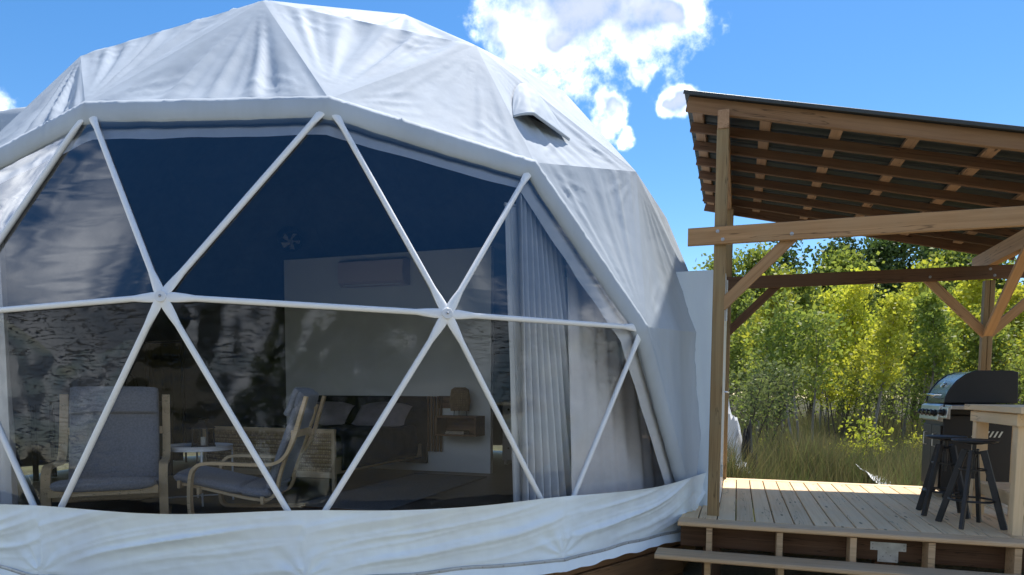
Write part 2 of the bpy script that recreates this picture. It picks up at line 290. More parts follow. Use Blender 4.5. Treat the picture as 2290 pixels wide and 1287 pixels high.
# ------------------------------------------------------------------ mesh helpers
col = scn.collection
class MB:
    def __init__(s): s.v = []; s.f = []
    def add(s, vs, fs):
        o = len(s.v); s.v += [tuple(v) for v in vs]; s.f += [tuple(i + o for i in f) for f in fs]; return s
    def box(s, x0, x1, y0, y1, z0, z1):
        v = [(x, y, z) for x in (x0, x1) for y in (y0, y1) for z in (z0, z1)]
        return s.add(v, [(0, 1, 3, 2), (4, 6, 7, 5), (0, 4, 5, 1), (2, 3, 7, 6), (0, 2, 6, 4), (1, 5, 7, 3)])
    def cbox(s, x0, x1, y0, y1, z0, z1, c=.004):
        """box with its four long edges (along x) and ends softened"""
        prof = [(y0 + c, z0), (y1 - c, z0), (y1, z0 + c), (y1, z1 - c), (y1 - c, z1), (y0 + c, z1), (y0, z1 - c), (y0, z0 + c)]
        vs = [(x0, *p) for p in prof] + [(x1, *p) for p in prof]
        fs = [(i, (i + 1) % 8, (i + 1) % 8 + 8, i + 8) for i in range(8)] + [tuple(range(7, -1, -1)), tuple(range(8, 16))]
        return s.add(vs, fs)
    def tube(s, pts, rad, n=8, cap=True):
        pts = [Vector(p) for p in pts]; rad = rad if hasattr(rad, '__len__') else [rad] * len(pts)
        o = len(s.v); t0 = (pts[1] - pts[0]).normalized(); ref = Vector((0, 0, 1)) if abs(t0.z) < .9 else Vector((1, 0, 0))
        for i, p in enumerate(pts):
            t = (pts[min(i + 1, len(pts) - 1)] - pts[max(i - 1, 0)]).normalized()
            a = ref - t * ref.dot(t)
            a = a.normalized() if a.length > 1e-4 else t.orthogonal().normalized(); b = t.cross(a); ref = a
            for k in range(n):
                q = 2 * math.pi * k / n; s.v.append(tuple(p + (a * math.cos(q) + b * math.sin(q)) * rad[i]))
        for i in range(len(pts) - 1):
            for k in range(n): s.f.append((o + i * n + k, o + i * n + (k + 1) % n, o + (i + 1) * n + (k + 1) % n, o + (i + 1) * n + k))
        if cap:
            s.f.append(tuple(o + k for k in range(n - 1, -1, -1))); e = o + (len(pts) - 1) * n; s.f.append(tuple(e + k for k in range(n)))
        return s
    def lathe(s, prof, n=20, c=(0, 0, 0)):
        o = len(s.v)
        for r, z in prof:
            for k in range(n):
                q = 2 * math.pi * k / n; s.v.append((c[0] + r * math.cos(q), c[1] + r * math.sin(q), c[2] + z))
        for i in range(len(prof) - 1):
            for k in range(n): s.f.append((o + i * n + k, o + i * n + (k + 1) % n, o + (i + 1) * n + (k + 1) % n, o + (i + 1) * n + k))
        s.f.append(tuple(o + k for k in range(n - 1, -1, -1))); e = o + (len(prof) - 1) * n; s.f.append(tuple(e + k for k in range(n)))
        return s
    def ribbon(s, path, w, t, axis='y', y=0):
        """a lath of width w (along y) and thickness t bent along a path of (x, z) points"""
        P = [Vector((p[0], 0, p[1])) for p in path]; o = len(s.v)
        for i, p in enumerate(P):
            d = (P[min(i + 1, len(P) - 1)] - P[max(i - 1, 0)]).normalized(); nrm = Vector((-d.z, 0, d.x))
            for a, b in ((-1, -1), (1, -1), (1, 1), (-1, 1)):
                q = p + nrm * (b * t / 2); s.v.append((q.x, y + a * w / 2, q.z))
        for i in range(len(P) - 1):
            for k in range(4): s.f.append((o + i * 4 + k, o + i * 4 + (k + 1) % 4, o + i * 4 + 4 + (k + 1) % 4, o + i * 4 + 4 + k))
        s.f.append((o + 3, o + 2, o + 1, o)); e = o + (len(P) - 1) * 4; s.f.append((e, e + 1, e + 2, e + 3)); return s
    def prism(s, poly, x0, x1):
        """polygon of (y, z) pulled along x"""
        n = len(poly); vs = [(x0, *p) for p in poly] + [(x1, *p) for p in poly]
        return s.add(vs, [(i, (i + 1) % n, (i + 1) % n + n, i + n) for i in range(n)] + [tuple(range(n - 1, -1, -1)), tuple(range(n, 2 * n))])
    def grid(s, fn, nu, nv, double=0):
        o = len(s.v)
        for i in range(nu + 1):
            for j in range(nv + 1): s.v.append(tuple(fn(i / nu, j / nv)))
        for i in range(nu):
            for j in range(nv): a = o + i * (nv + 1) + j; s.f.append((a, a + nv + 1, a + nv + 2, a + 1))
        return s
    def build(s, name, m, parent=None, smooth=False, M=None, bevel=0, solid=0):
        me = bpy.data.meshes.new(name); me.from_pydata(s.v, [], s.f); me.update()
        return mk(name, me, m, parent, smooth, M, bevel, solid)
def mk(name, me, m, parent=None, smooth=False, M=None, bevel=0, solid=0):
    o = bpy.data.objects.new(name, me); col.objects.link(o)
    if m is not None and not me.materials: me.materials.append(MATS[m] if isinstance(m, str) else m)
    if smooth is True: me.shade_smooth()
    elif smooth:
        me.shade_smooth(); me.set_sharp_from_angle(angle=R_(smooth))
    if parent is not None: o.parent = parent
    if M is not None: o.matrix_basis = M
    if bevel:
        b = o.modifiers.new('bevel', 'BEVEL'); b.width = bevel; b.segments = 2; b.limit_method = 'ANGLE'; b.angle_limit = R_(40)
    if solid:
        b = o.modifiers.new('solid', 'SOLIDIFY'); b.thickness = solid
    return o
def thing(name, label, cat, loc=(0, 0, 0), rz=0, group=None):
    o = bpy.data.objects.new(name, None); col.objects.link(o); o.location = loc; o.rotation_euler = (0, 0, rz); o.empty_display_size = .2
    tag(o, label, cat, group); return o
def tag(o, label, cat, group=None):
    o['label'] = label; o['category'] = cat
    if group: o['group'] = group
    return o
def dthing(name, label, cat, x, y, z=0, rz=0, group=None):   # a thing placed in the deck's own axes
    return thing(name, label, cat, DO + EX * x + EY * y + Vector((0, 0, z)), -TH + rz, group)
def W2(x, y, z=0): return DO + EX * x + EY * y + Vector((0, 0, z))
_bcache = {}
def board(name, p0, p1, w, h, m, parent, up=(0, 0, 1), c=.004, label=None):
    """a timber from p0 to p1 (parent axes), w across and h along `up`; its mesh runs along its own x"""
    p0, p1, up = Vector(p0), Vector(p1), Vector(up); d = p1 - p0; L = d.length; x = d / L
    y = up.cross(x).normalized(); z = x.cross(y)
    key = (round(L, 4), round(w, 4), round(h, 4), m)
    if key not in _bcache:
        b = MB().cbox(-L / 2, L / 2, -w / 2, w / 2, -h / 2, h / 2, min(c, w / 4, h / 4)); me = bpy.data.meshes.new(name); me.from_pydata(b.v, [], b.f); me.materials.append(MATS[m]); _bcache[key] = me
    M = Matrix((x, y, z)).transposed().to_4x4(); M.translation = (p0 + p1) / 2
    o = mk(name, _bcache[key], m, parent, M=M)
    if label: o['label'] = label
    return o
def sub_copy(root, parent=None):
    c = root.copy(); col.objects.link(c); c.parent = parent
    for ch in root.children: sub_copy(ch, c)
    return c
def spline(pts, n=8):
    """Catmull-Rom through 2-D points"""
    P = [Vector((*p, 0)) if len(p) == 2 else Vector(p) for p in pts]; out = []
    for i in range(len(P) - 1):
        a, b, c_, d = P[max(i - 1, 0)], P[i], P[i + 1], P[min(i + 2, len(P) - 1)]
        for k in range(n):
            t = k / n; out.append(.5 * ((2 * b) + (c_ - a) * t + (2 * a - 5 * b + 4 * c_ - d) * t * t + (3 * b - a - 3 * c_ + d) * t ** 3))
    out.append(P[-1]); return [tuple(p)[:len(pts[0])] for p in out]
def nz(x, y=0., z=0.): return mnoise.noise(Vector((x, y, z)))

# ------------------------------------------------------------------ ground
g = MB().grid(lambda u, v: (-160 + 320 * u, -120 + 320 * v, GROUND + .12 * nz((u * 320) * .12, (v * 320) * .12, 3) * min(1, max(0, (math.hypot(-160 + 320 * u, -120 + 320 * v - 6) - 9) / 8))), 160, 160)
gr = g.build('ground', 'soil', smooth=True); gr['kind'] = 'structure'; gr['label'] = 'brown and green meadow ground round the dome and deck'

mat('bounce_gravel', (.34, .31, .25), rough=1, col2=(.22, .21, .15), vscale=30, bump=.8, bscale=55, spec=.1)  # pale ground out of view, added to bounce sun onto skirt and interior
gp = MB().add([(0, 0, GROUND + .03)] + [((10.5 + 1.2 * nz(math.cos(a) * 2, math.sin(a) * 2, 5)) * math.cos(a), (10.5 + 1.2 * nz(math.cos(a) * 2, math.sin(a) * 2, 5)) * math.sin(a), GROUND + .03) for a in np.linspace(0, 2 * math.pi, 90, endpoint=False)], [(0, k + 1, (k + 1) % 90 + 1) for k in range(90)]).build('bounce_pad', 'bounce_gravel')
gp.location = (-2.6, 1.2, 0); gp['kind'] = 'structure'; gp['label'] = 'unseen pale ground added in front of the dome to bounce light'

# ------------------------------------------------------------------ the geodesic dome: a three-frequency icosahedral shell
DC = Vector((-1.7819, 7.8721, .7836)); RAD = 3.9924
def icosphere3(az0):
    V = [Vector((0, 0, 1))]; z, r = 1 / math.sqrt(5), 2 / math.sqrt(5)
    for k in range(5): a = R_(az0 + 72 * k); V.append(Vector((r * math.sin(a), -r * math.cos(a), z)))
    for k in range(5): a = R_(az0 + 36 + 72 * k); V.append(Vector((r * math.sin(a), -r * math.cos(a), -z)))
    V.append(Vector((0, 0, -1)))
    F = [t for t in itertools.combinations(range(12), 3) if all((V[i] - V[j]).length < 1.1 for i, j in itertools.combinations(t, 2))]
    pts, keys, tris = [], {}, []
    def idx(p):
        p = p.normalized(); k = tuple(round(c, 4) + 0. for c in p)
        if k not in keys: keys[k] = len(pts); pts.append(p)
        return keys[k]
    for a, b, c in F:
        g = {(i, j): idx(V[a] + (V[b] - V[a]) * (i / 3) + (V[c] - V[a]) * (j / 3)) for i in range(4) for j in range(4 - i)}
        for i in range(3):
            for j in range(3 - i):
                tris.append((g[i, j], g[i + 1, j], g[i, j + 1]))
                if i + j < 2: tris.append((g[i + 1, j], g[i + 1, j + 1], g[i, j + 1]))
    return pts, tris
GP, GT = icosphere3(32.382)
NP = [DC + p * RAD for p in GP]
AZ = [math.degrees(math.atan2(p.x, -p.y)) for p in GP]
GT2 = []
for t in GT:
    if min(NP[i].z for i in t) < -.3: continue
    a, b, c = (GP[i] for i in t)
    GT2.append(t if (b - a).cross(c - a).dot(a) > 0 else (t[0], t[2], t[1]))
def ring(z):      # T ring about 2.6-3.0, M about 1.5-1.6, B about 0
    return 'B' if z < .6 else 'M' if z < 2.1 else 'T' if z < 3.2 else 'U'
def node(r, az): return min((i for i in range(len(NP)) if NP[i].z > -.3 and ring(NP[i].z) == r), key=lambda i: abs((AZ[i] - az + 180) % 360 - 180))
def is_window(t):
    rs = sorted(ring(NP[i].z) for i in t); c = sum((GP[i] for i in t), Vector()); az = math.degrees(math.atan2(c.x, -c.y))
    if set(rs) == {'M', 'T'}: return -50 < az < 38
    if set(rs) == {'B', 'M'}: return -45 < az < 50
    return False
windows = [t for t in GT2 if is_window(t)]; covers = [t for t in GT2 if not is_window(t)]
dome = thing('geodesic_dome', 'large white geodesic dome tent with clear triangular panels and white tube frame', 'dome tent', (DC.x, DC.y, 0))
DL = Vector((DC.x, DC.y, 0))        # dome parts are given in the dome's axes
def dl(p): return Vector(p) - DL

# fabric cover: every facet finely divided, drawn tight at the nodes and folded between them
def ridge(x): return (1 - abs(math.sin(x * .5))) ** 2.8
def soft(x): return (.5 + .5 * math.cos(x)) ** 2.2
def wrinkle(p, bary, fi, up, fan=None):
    a, b, c = bary; m = 27 * a * b * c; e = min(1, min(a, b, c) * 7)
    d = -.020 * m * (1 + .6 * nz(fi * 3.7, 1.1))
    q = nz(p.x * 1.6 + p.z * 1.2, p.y * 1.6, p.z * 2.4 - p.x); d += .004 * e * q
    if fan is not None:                     # slack cloth: folds that fan out from one node to the far edge
        w = bary[fan]; o1, o2 = bary[(fan + 1) % 3], bary[(fan + 2) % 3]; th = o1 / (o1 + o2 + 1e-6); far = (1 - w) ** .8
        wob = .9 * nz(th * 3 + fi * 5, w * .9, 4.4)
        am = (.75 + .7 * nz(th * 4 + fi * 7, w * .6, 1.3)) * up
        d += am * far * (0.25 + .75 * e) * (.050 * soft(th * 33 + fi * 1.7 + wob * 2.6) + .024 * soft(th * 58 + 2.1 + wob * 4) - .026)
    for k, w in enumerate(bary):            # puckers that radiate from the nodes
        if w > .5:
            o1, o2 = bary[(k + 1) % 3], bary[(k + 2) % 3]; th = o1 / (o1 + o2 + 1e-6)
            d += .020 * (ridge(th * 30 + fi * 2.3 + k) - .3) * (w - .5) * (1 - w) * 8 * e
    r1 = nz(p.x * 3.3 + fi, p.y * 3.3, p.z * 3.3 + 2 * p.x); d += .004 * (abs(r1) ** .6 - .4) * e
    r2 = nz(p.x * 8 - fi, p.y * 8 + p.z * 6, p.z * 5); d += .002 * (abs(r2) ** .7 - .3) * e
    return d
ND = 58
cm = MB(); edge_cache = {}
for fi, t in enumerate(covers):
    A, B, C = (NP[i] for i in t); na, nb_, nc = (GP[i] for i in t)
    fn = (B - A).cross(C - A).normalized(); cz = (A.z + B.z + C.z) / 3
    caz = math.degrees(math.atan2((A + B + C - DC * 3).x, -(A + B + C - DC * 3).y)); fan = None; up = 0
    if -100 < caz < 110 and cz > 1.0:
        lev = [ring(NP[i].z) for i in t]; odd = [k for k in range(3) if lev.count(lev[k]) == 1]
        fan = odd[0] if odd else max(range(3), key=lambda k: NP[t[k]].z)
        up = 1.0 if cz > 2.6 and caz < 24 else .30
    idm = {}
    for i in range(ND + 1):
        for j in range(ND + 1 - i):
            b, c = i / ND, j / ND; a = 1 - b - c
            p = A * a + B * b + C * c; z = p.z
            onode = [t[k] for k, w in enumerate((a, b, c)) if w > 1e-9]
            key = None
            if len(onode) < 3: key = (tuple(sorted((tt, round(w, 5)) for tt, w in zip(t, (a, b, c)) if w > 1e-9)))
            nrm = (na * a + nb_ * b + nc * c).normalized() if key is not None else fn.lerp((na * a + nb_ * b + nc * c).normalized(), .3).normalized()
            e = min(a, b, c)
            off = .034 + (wrinkle(p, (a, b, c), fi, up, fan) if key is None else 0)
            q = p + nrm * off
            if z < .28 and False: q.z = .28
            cm.v.append(tuple(dl(q))); idm[i, j] = len(cm.v) - 1
            if key is not None: edge_cache[key] = idm[i, j]
    for i in range(ND):
        for j in range(ND - i):
            cm.f.append((idm[i, j], idm[i + 1, j], idm[i, j + 1]))
            if i + j < ND - 1: cm.f.append((idm[i + 1, j], idm[i + 1, j + 1], idm[i, j + 1]))
# leave the doorway in the cover open: drop faces inside the vestibule
def in_vest(p):
    q = Vector(p) + DL - DO; return q.dot(EX) > -1.6 and .68 < q.dot(EY) < 2.10 and p[2] < 1.98
cm.f = [f for f in cm.f if not in_vest(cm.v[f[0]])]
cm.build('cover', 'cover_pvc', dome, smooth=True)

# struts, hubs
def strut(i, j):
    a, b = dl(NP[i]), dl(NP[j]); d = (b - a); L = d.length; x = d / L; n = (GP[i] + GP[j]).normalized(); y = n.cross(x).normalized(); z = x.cross(y)
    mb = MB(); o = 0; k = 12; st = [(.028, .030, .006), (.075, .030, .006), (.13, .026, .013), (.19, .0185, .0185), (L - .19, .0185, .0185), (L - .13, .026, .013), (L - .075, .030, .006), (L - .028, .030, .006)]
    for s_, ry, rz in st:
        for q in range(k):
            an = 2 * math.pi * q / k; mb.v.append((s_ - L / 2, ry * math.cos(an), rz * math.sin(an) ))
    for r in range(len(st) - 1):
        for q in range(k): mb.f.append((r * k + q, r * k + (q + 1) % k, (r + 1) * k + (q + 1) % k, (r + 1) * k + q))
    mb.f.append(tuple(range(k - 1, -1, -1))); mb.f.append(tuple((len(st) - 1) * k + q for q in range(k)))
    M = Matrix((x, y, z)).transposed().to_4x4(); M.translation = (a + b) / 2
    return mb.build('strut', 'strut_paint', dome, smooth=50, M=M)
edges = set()
for t in windows:
    for i, j in itertools.combinations(t, 2): edges.add((min(i, j), max(i, j)))
for i, j in sorted(edges): strut(i, j)
hubs = set(i for e in edges for i in e if NP[i].z > .5)
hub_me = None
for i in sorted(hubs):
    n = GP[i]; M = n.to_track_quat('Z', 'Y').to_matrix().to_4x4(); M.translation = dl(NP[i])
    if hub_me is None:
        h = MB().lathe([(.033, -.013), (.035, -.010), (.035, .009), (.032, .012), (.014, .013)], 18).build('hub', 'hub_paint', dome, smooth=40, M=M); hub_me = h.data
        bo = MB().lathe([(.008, .0125), (.008, .019), (.004, .021)], 6).build('bolt', 'bolt_steel', h); bolt_me = bo.data
    else:
        h = mk('hub', hub_me, None, dome, M=M); mk('bolt', bolt_me, None, h)
# clear panels
for t in windows:
    A, B, C = (dl(NP[i]) for i in t); fn = (B - A).cross(C - A).normalized(); mb = MB(); n = 10; idm = {}
    low = {ring(NP[i].z) for i in t} == {'B', 'M'}
    for i in range(n + 1):
        for j in range(n + 1 - i):
            b, c = i / n, j / n; a = 1 - b - c; p = A * a + B * b + C * c
            mb.v.append(tuple(p - fn * (.012 + .012 * (27 * a * b * c)))); idm[i, j] = len(mb.v) - 1
    for i in range(n):
        for j in range(n - i):
            mb.f.append((idm[i, j], idm[i + 1, j], idm[i, j + 1]))
            if i + j < n - 1: mb.f.append((idm[i + 1, j], idm[i + 1, j + 1], idm[i, j + 1]))
    mb.build('window_pane', 'creased_film' if low else 'clear_film', dome, smooth=True)

# hem: the cover's folded border round the window
T = [node('T', a) for a in (-39.6, -17, 10, 32.4)]; Mr = node('M', 44.2); Br = node('B', 56.6)
path = [NP[i] for i in T] + [NP[Mr], NP[Br]]; pn = [GP[i] for i in T] + [GP[Mr], GP[Br]]
wc = sum((sum((NP[i] for i in t), Vector()) / 3 for t in windows), Vector()) / len(windows)
hm = MB(); rows = []
inw = []      # inward direction at each node: across the two neighbouring edges, into the window
for k in range(len(path)):
    e1 = (path[k] - path[max(k - 1, 0)]); e2 = (path[min(k + 1, len(path) - 1)] - path[k]); e = (e1.normalized() + e2.normalized()) if 0 < k < len(path) - 1 else (e1 + e2)
    i_ = (T + [Mr, Br])[k]; cs = [sum((NP[q] for q in t), Vector()) / 3 for t in windows if i_ in t]; d = sum(cs, Vector()) / len(cs) - path[k]; e = e.normalized()
    d = (d - e * d.dot(e)).normalized(); inw.append(d)
for k in range(len(path) - 1):
    A, B = path[k], path[k + 1]; na, nb_ = pn[k], pn[k + 1]; nseg = 60; wA = .145 if k < 3 else .115; wB = .145 if k + 1 < 4 else .115
    for s_ in range(nseg + (k == len(path) - 2)):
        u = s_ / nseg; p = A.lerp(B, u); n = na.lerp(nb_, u).normalized(); d = inw[k].lerp(inw[k + 1], u).normalized(); w = wA + (wB - wA) * u
        row = []
        for q in range(6):
            v = q / 5; wob = .012 * (ridge(u * 150 + 5 * nz(u * 9, k, v)) - .3) * max(0, nz(k * 7 + u * 8, v * 1.2) + .25) + .004 * nz(k * 7 + u * 22, v * 1.2) + .010 * nz(k * 3 + u * 7, v * 2, 5) * v
            row.append(p + n * (.036 + .004 * math.sin(v * math.pi) + wob * (1 - v ** 3) - .048 * v ** 4) + d * (w * v - .02 + .006 * nz(u * 11 + k, 8) * v))
        rows.append(row)
for r in rows: hm.v += [tuple(dl(p)) for p in r]
for r in range(len(rows) - 1):
    for q in range(5): a = r * 6 + q; hm.f.append((a, a + 1, a + 7, a + 6))
hm.build('hem', 'cover_pvc', dome, smooth=True, solid=.004)

ih = MB(); rows2 = []
for k in range(len(path) - 1):
    A, B = path[k], path[k + 1]
    for s_ in range(24 + (k == len(path) - 2)):
        u = s_ / 24; p = A.lerp(B, u); n = pn[k].lerp(pn[k + 1], u).normalized(); d = inw[k].lerp(inw[k + 1], u).normalized()
        rows2.append([p - n * (.034 + .01 * v) + d * (-.08 + .26 * v + .012 * v * nz(u * 6 + k * 3, 2.2)) for v in (0, .25, .5, .75, 1)])
for r in rows2: ih.v += [tuple(dl(p)) for p in r]
for r in range(len(rows2) - 1):
    for q in range(4): a = r * 5 + q; ih.f.append((a, a + 1, a + 6, a + 5))
ih.build('inner_hem', 'curtain_grey', dome, smooth=True)

# skirt round the foot of the dome, corners at the base nodes, fixed to the platform by a batten
Bn = sorted((i for i in range(len(NP)) if -.3 < NP[i].z < .6), key=lambda i: AZ[i]); baz = [AZ[i] for i in Bn]
def base_poly(azd, r0=3.985):
    az = azd % 360; ks = sorted(a % 360 for a in baz)
    for i in range(len(ks)):
        a0, a1 = ks[i], ks[(i + 1) % len(ks)] + (360 if i == len(ks) - 1 else 0); x = az if az >= ks[0] else az + 360
        if a0 <= x <= a1:
            h = (a1 - a0) / 2; return r0 * math.cos(R_(h)) / math.cos(R_(x - a0 - h)), (x - a0) / (a1 - a0), i
    return r0, 0, 0
SK0, SK1 = -75., 71.
def skirt_pt(u, v, out=0.):
    az = SK0 + (SK1 - SK0) * u; rp, s_, k = base_poly(az); a = R_(az)
    ztop = .288 + .009 * math.cos(2 * math.pi * s_) + .007 * nz(az * .11, 3.3); zb = -.135 + .012 * nz(az * .2, 8.1)
    z = ztop + (zb - ztop) * v
    rtop = 3.995; rbot = rp * .994 + .02; r = rtop + (rbot - rtop) * (v ** .8)
    env = math.sin(math.pi * min(1, v * 1.05)) ** .6 if v < .95 else 0
    x = s_ - .5; ph = 2 * math.pi * (1.55 * v + 1.25 * x + .9 * x * x * math.sin(k * 2.1) + .30 * nz(az * .05, v * 1.1, k)) + k * 2.4
    mid = .35 + .65 * math.sin(math.pi * s_) ** .8
    f1 = 1.5 * ridge(ph) - .45 + .75 * ridge(1.7 * ph + 1.3 + 2.5 * nz(az * .06, v * .8, 2)) + .42 * ridge(3.1 * ph + 2.2 + 4 * nz(az * .08, v, 5)) + .4 * nz(az * .12 + 4 * v, v * 2.6 - az * .03, 3)
    d = .029 * f1 * env * mid * (.8 + .5 * nz(az * .09, v * 2, 7))
    cd = min(s_, 1 - s_); ca = math.atan2((v - .93) * .45, (s_ if s_ < .5 else s_ - 1) * 1.6)
    d += .009 * math.sin(ca * 9 + k) * math.exp(-((cd / .16) ** 2)) * math.exp(-((v - .72) / .3) ** 2)
    d += .007 * nz(az * .9, v * 7, 2.2) * env
    r += d + out
    return Vector((r * math.sin(a), -r * math.cos(a), z))
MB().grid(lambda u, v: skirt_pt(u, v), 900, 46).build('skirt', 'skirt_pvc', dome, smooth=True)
def flap(u, v):
    p = skirt_pt(u, 1.0); az = SK0 + (SK1 - SK0) * u; n = Vector((p.x, p.y, 0)).normalized()
    return p + n * (.004 + .025 * v + .012 * v * nz(az * .5, 4)) + Vector((0, 0, -.075 * v * (1 + .35 * nz(az * .35, 6))))
MB().grid(flap, 500, 5).build('skirt_flap', 'skirt_pvc', dome, smooth=True)
bt = MB()
def batt(u, v):
    p = skirt_pt(u, 1.0); n = Vector((p.x, p.y, 0)).normalized(); q = 2 * math.pi * v
    return p + n * (.008 + .006 * math.cos(q)) + Vector((0, 0, .012 * math.sin(q)))
MB().grid(batt, 500, 8).build('batten', 'batten_grey', dome, smooth=30)
# screws along the batten
scr = None
for k in range(70):
    p = skirt_pt((k + .5) / 70, 1.0); n = Vector((p.x, p.y, 0)).normalized(); M = n.to_track_quat('Z', 'Y').to_matrix().to_4x4(); M.translation = p + n * .012
    if scr is None: scr = MB().lathe([(.006, 0), (.006, .004), (.003, .005)], 8).build('screw', 'bolt_steel', dome, M=M).data
    else: mk('screw', scr, None, dome, M=M)

# vent hoods: a raised cloth eyelid over a dark mesh opening
def plane_hit(px, py, A, n):
    d = ray(px, py); return EYE + d * ((A - EYE).dot(n) / d.dot(n))
def vent_hood(tri, L, Rr, tip, apex_h, lean):
    A, B, C = (NP[i] for i in tri); n = (B - A).cross(C - A).normalized(); n = n if n.dot(A - DC) > 0 else -n
    base = A + n * .03; Lp, Rp, Tp = L, Rr, tip
    mid = (Lp + Rp) / 2; back = (Tp - mid)
    hood = dome
    def lip(s_):
        p = Lp.lerp(Rp, s_); h = min(s_ / .38, (1 - s_) / .62); h = max(0., h * (1.35 - .35 * h))
        sk = s_ - .18 * math.sin(math.pi * s_)
        return Lp.lerp(Rp, sk) + n * (apex_h * h) + back * (lean * h)
    def surf(u, v):
        p = lip(u); s_ = u; foot = Lp.lerp(Rp, u) + back * max(0, math.sin(math.pi * u)) ** .75
        q = p.lerp(foot, v); bul = math.sin(math.pi * v) * .02 * math.sin(math.pi * u)
        cr = .008 * nz(u * 9, v * 5, 3) * math.sin(math.pi * u) ** .5
        return dl(q + n * (bul + cr + .006))
    o = MB().grid(surf, 40, 24).build('vent_hood', 'cover_pvc', dome, smooth=True)
    def rim(u, v):
        p = lip(u); q = 2 * math.pi * v; return dl(p + n * (.012 * math.sin(q) + .006) + back.normalized() * (.012 * math.cos(q)))
    MB().grid(rim, 40, 8).build('lip', 'cover_pvc', o, smooth=True)
    cpt = Lp.lerp(Rp, .42) + back * .16; X = (Rp - Lp).normalized(); Y = n.cross(X)
    MB().add([dl(cpt + n * .035)] + [dl(cpt + n * .03 + X * (.15 * math.cos(a)) + Y * (.075 * math.sin(a))) for a in np.linspace(0, 2 * math.pi, 24, endpoint=False)], [(0, k + 1, (k + 1) % 24 + 1) for k in range(24)]).build('vent_opening', 'vent_mesh', o)
U2, T2, T3 = node('U', 32.4), node('T', 32.4), node('T', 54.8)
U2 = min((i for i in range(len(NP)) if 3.2 < NP[i].z < 3.9), key=lambda i: abs(AZ[i] - 32.4))
n_ = (NP[T2] - NP[U2]).cross(NP[T3] - NP[U2]).normalized(); n_ = n_ if n_.dot(NP[U2] - DC) > 0 else -n_
Ap = NP[U2] + n_ * .03
vent_hood((U2, T2, T3), plane_hit(1147, 262, Ap, n_), plane_hit(1272, 314, Ap, n_), plane_hit(1176, 190, Ap, n_), .092, -.06)
# its twin on the far shoulder, mirrored about the window's middle
U0 = min((i for i in range(len(NP)) if 3.2 < NP[i].z < 3.9), key=lambda i: abs(AZ[i] + 39.6)); T0 = node('T', -39.6); Tm = node('T', -62)
A, B, C = NP[U0], NP[T0], NP[Tm]
n2 = (B - A).cross(C - A).normalized(); n2 = n2 if n2.dot(A - DC) > 0 else -n2
vent_hood((U0, T0, Tm), A * .26 + B * .56 + C * .18 + n2 * .03, A * .26 + B * .30 + C * .44 + n2 * .03, A * .58 + B * .24 + C * .18 + n2 * .03, .20, .10)

# vestibule: a short white fabric porch with the door, facing the deck
def vest_wall(u, v):
    x = -1.5 + 1.56 * u; z = -.17 + 2.22 * v
    y = .655 + .012 * nz(x * 9, z * .8, 1) + .008 * nz(x * 22 + z * 2, z * 1.3, 7) - .03 * math.sin(math.pi * v) * math.sin(math.pi * u)
    return dl(W2(x, y, z))
MB().grid(vest_wall, 60, 60).build('vestibule_wall', 'skirt_pvc', dome, smooth=True)
MB().grid(lambda u, v: dl(W2(-1.5 + 1.56 * u, 2.125 + .01 * nz(u * 9, v * 3), -.17 + 2.22 * v)), 20, 20).build('vestibule_wall', 'skirt_pvc', dome, smooth=True)
MB().grid(lambda u, v: dl(W2(-1.5 + 1.56 * u, .655 + 1.47 * v, 2.05 + .05 * math.sin(math.pi * v) + .008 * nz(u * 9, v * 9))), 20, 24).build('vestibule_roof', 'skirt_pvc', dome, smooth=True)
Rz = Matrix.Rotation(-TH, 4, 'Z'); dfr = bpy.data.objects.new('door_frame', None); col.objects.link(dfr); dfr.parent = dome
dfr.matrix_basis = Matrix.Translation(dl(W2(0, 0, 0))) @ Rz
board('jamb', (.085, .69, 0), (.085, .69, 2.04), .07, .05, 'white_paint', dfr, up=(0, 1, 0)); board('jamb', (.085, 2.09, 0), (.085, 2.09, 2.04), .07, .05, 'beam_timber', dfr, up=(0, 1, 0))
board('lintel', (.085, .665, 2.065), (.085, 2.115, 2.065), .07, .05, 'white_paint', dfr)
door = bpy.data.objects.new('door', None); col.objects.link(door); door.parent = dome; door.matrix_basis = dfr.matrix_basis.copy()
MB().box(.098, .140, .725, 1.62, .02, 2.03).build('door_leaf', 'white_paint', door, bevel=.004)
MB().box(.098, .135, 1.63, 2.05, .02, 2.03).build('side_panel', 'white_paint', door, bevel=.004)
for z in (.25, 1.62, 1.86): MB().tube([(.150, .735, z), (.150, .735, z + .11)], .009, 8).box(.141, .144, .728, .775, z, z + .11).build('hinge', 'galvanised', door)
MB().tube([(.14, 1.55, 1.0), (.18, 1.55, 1.0), (.18, 1.47, 1.0)], .009, 8).build('handle', 'chrome', door)

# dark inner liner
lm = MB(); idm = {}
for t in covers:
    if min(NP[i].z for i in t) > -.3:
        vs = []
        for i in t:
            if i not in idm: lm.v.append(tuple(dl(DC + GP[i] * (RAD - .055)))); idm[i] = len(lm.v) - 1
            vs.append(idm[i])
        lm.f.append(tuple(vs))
lin = lm.build('liner', 'liner', dome)
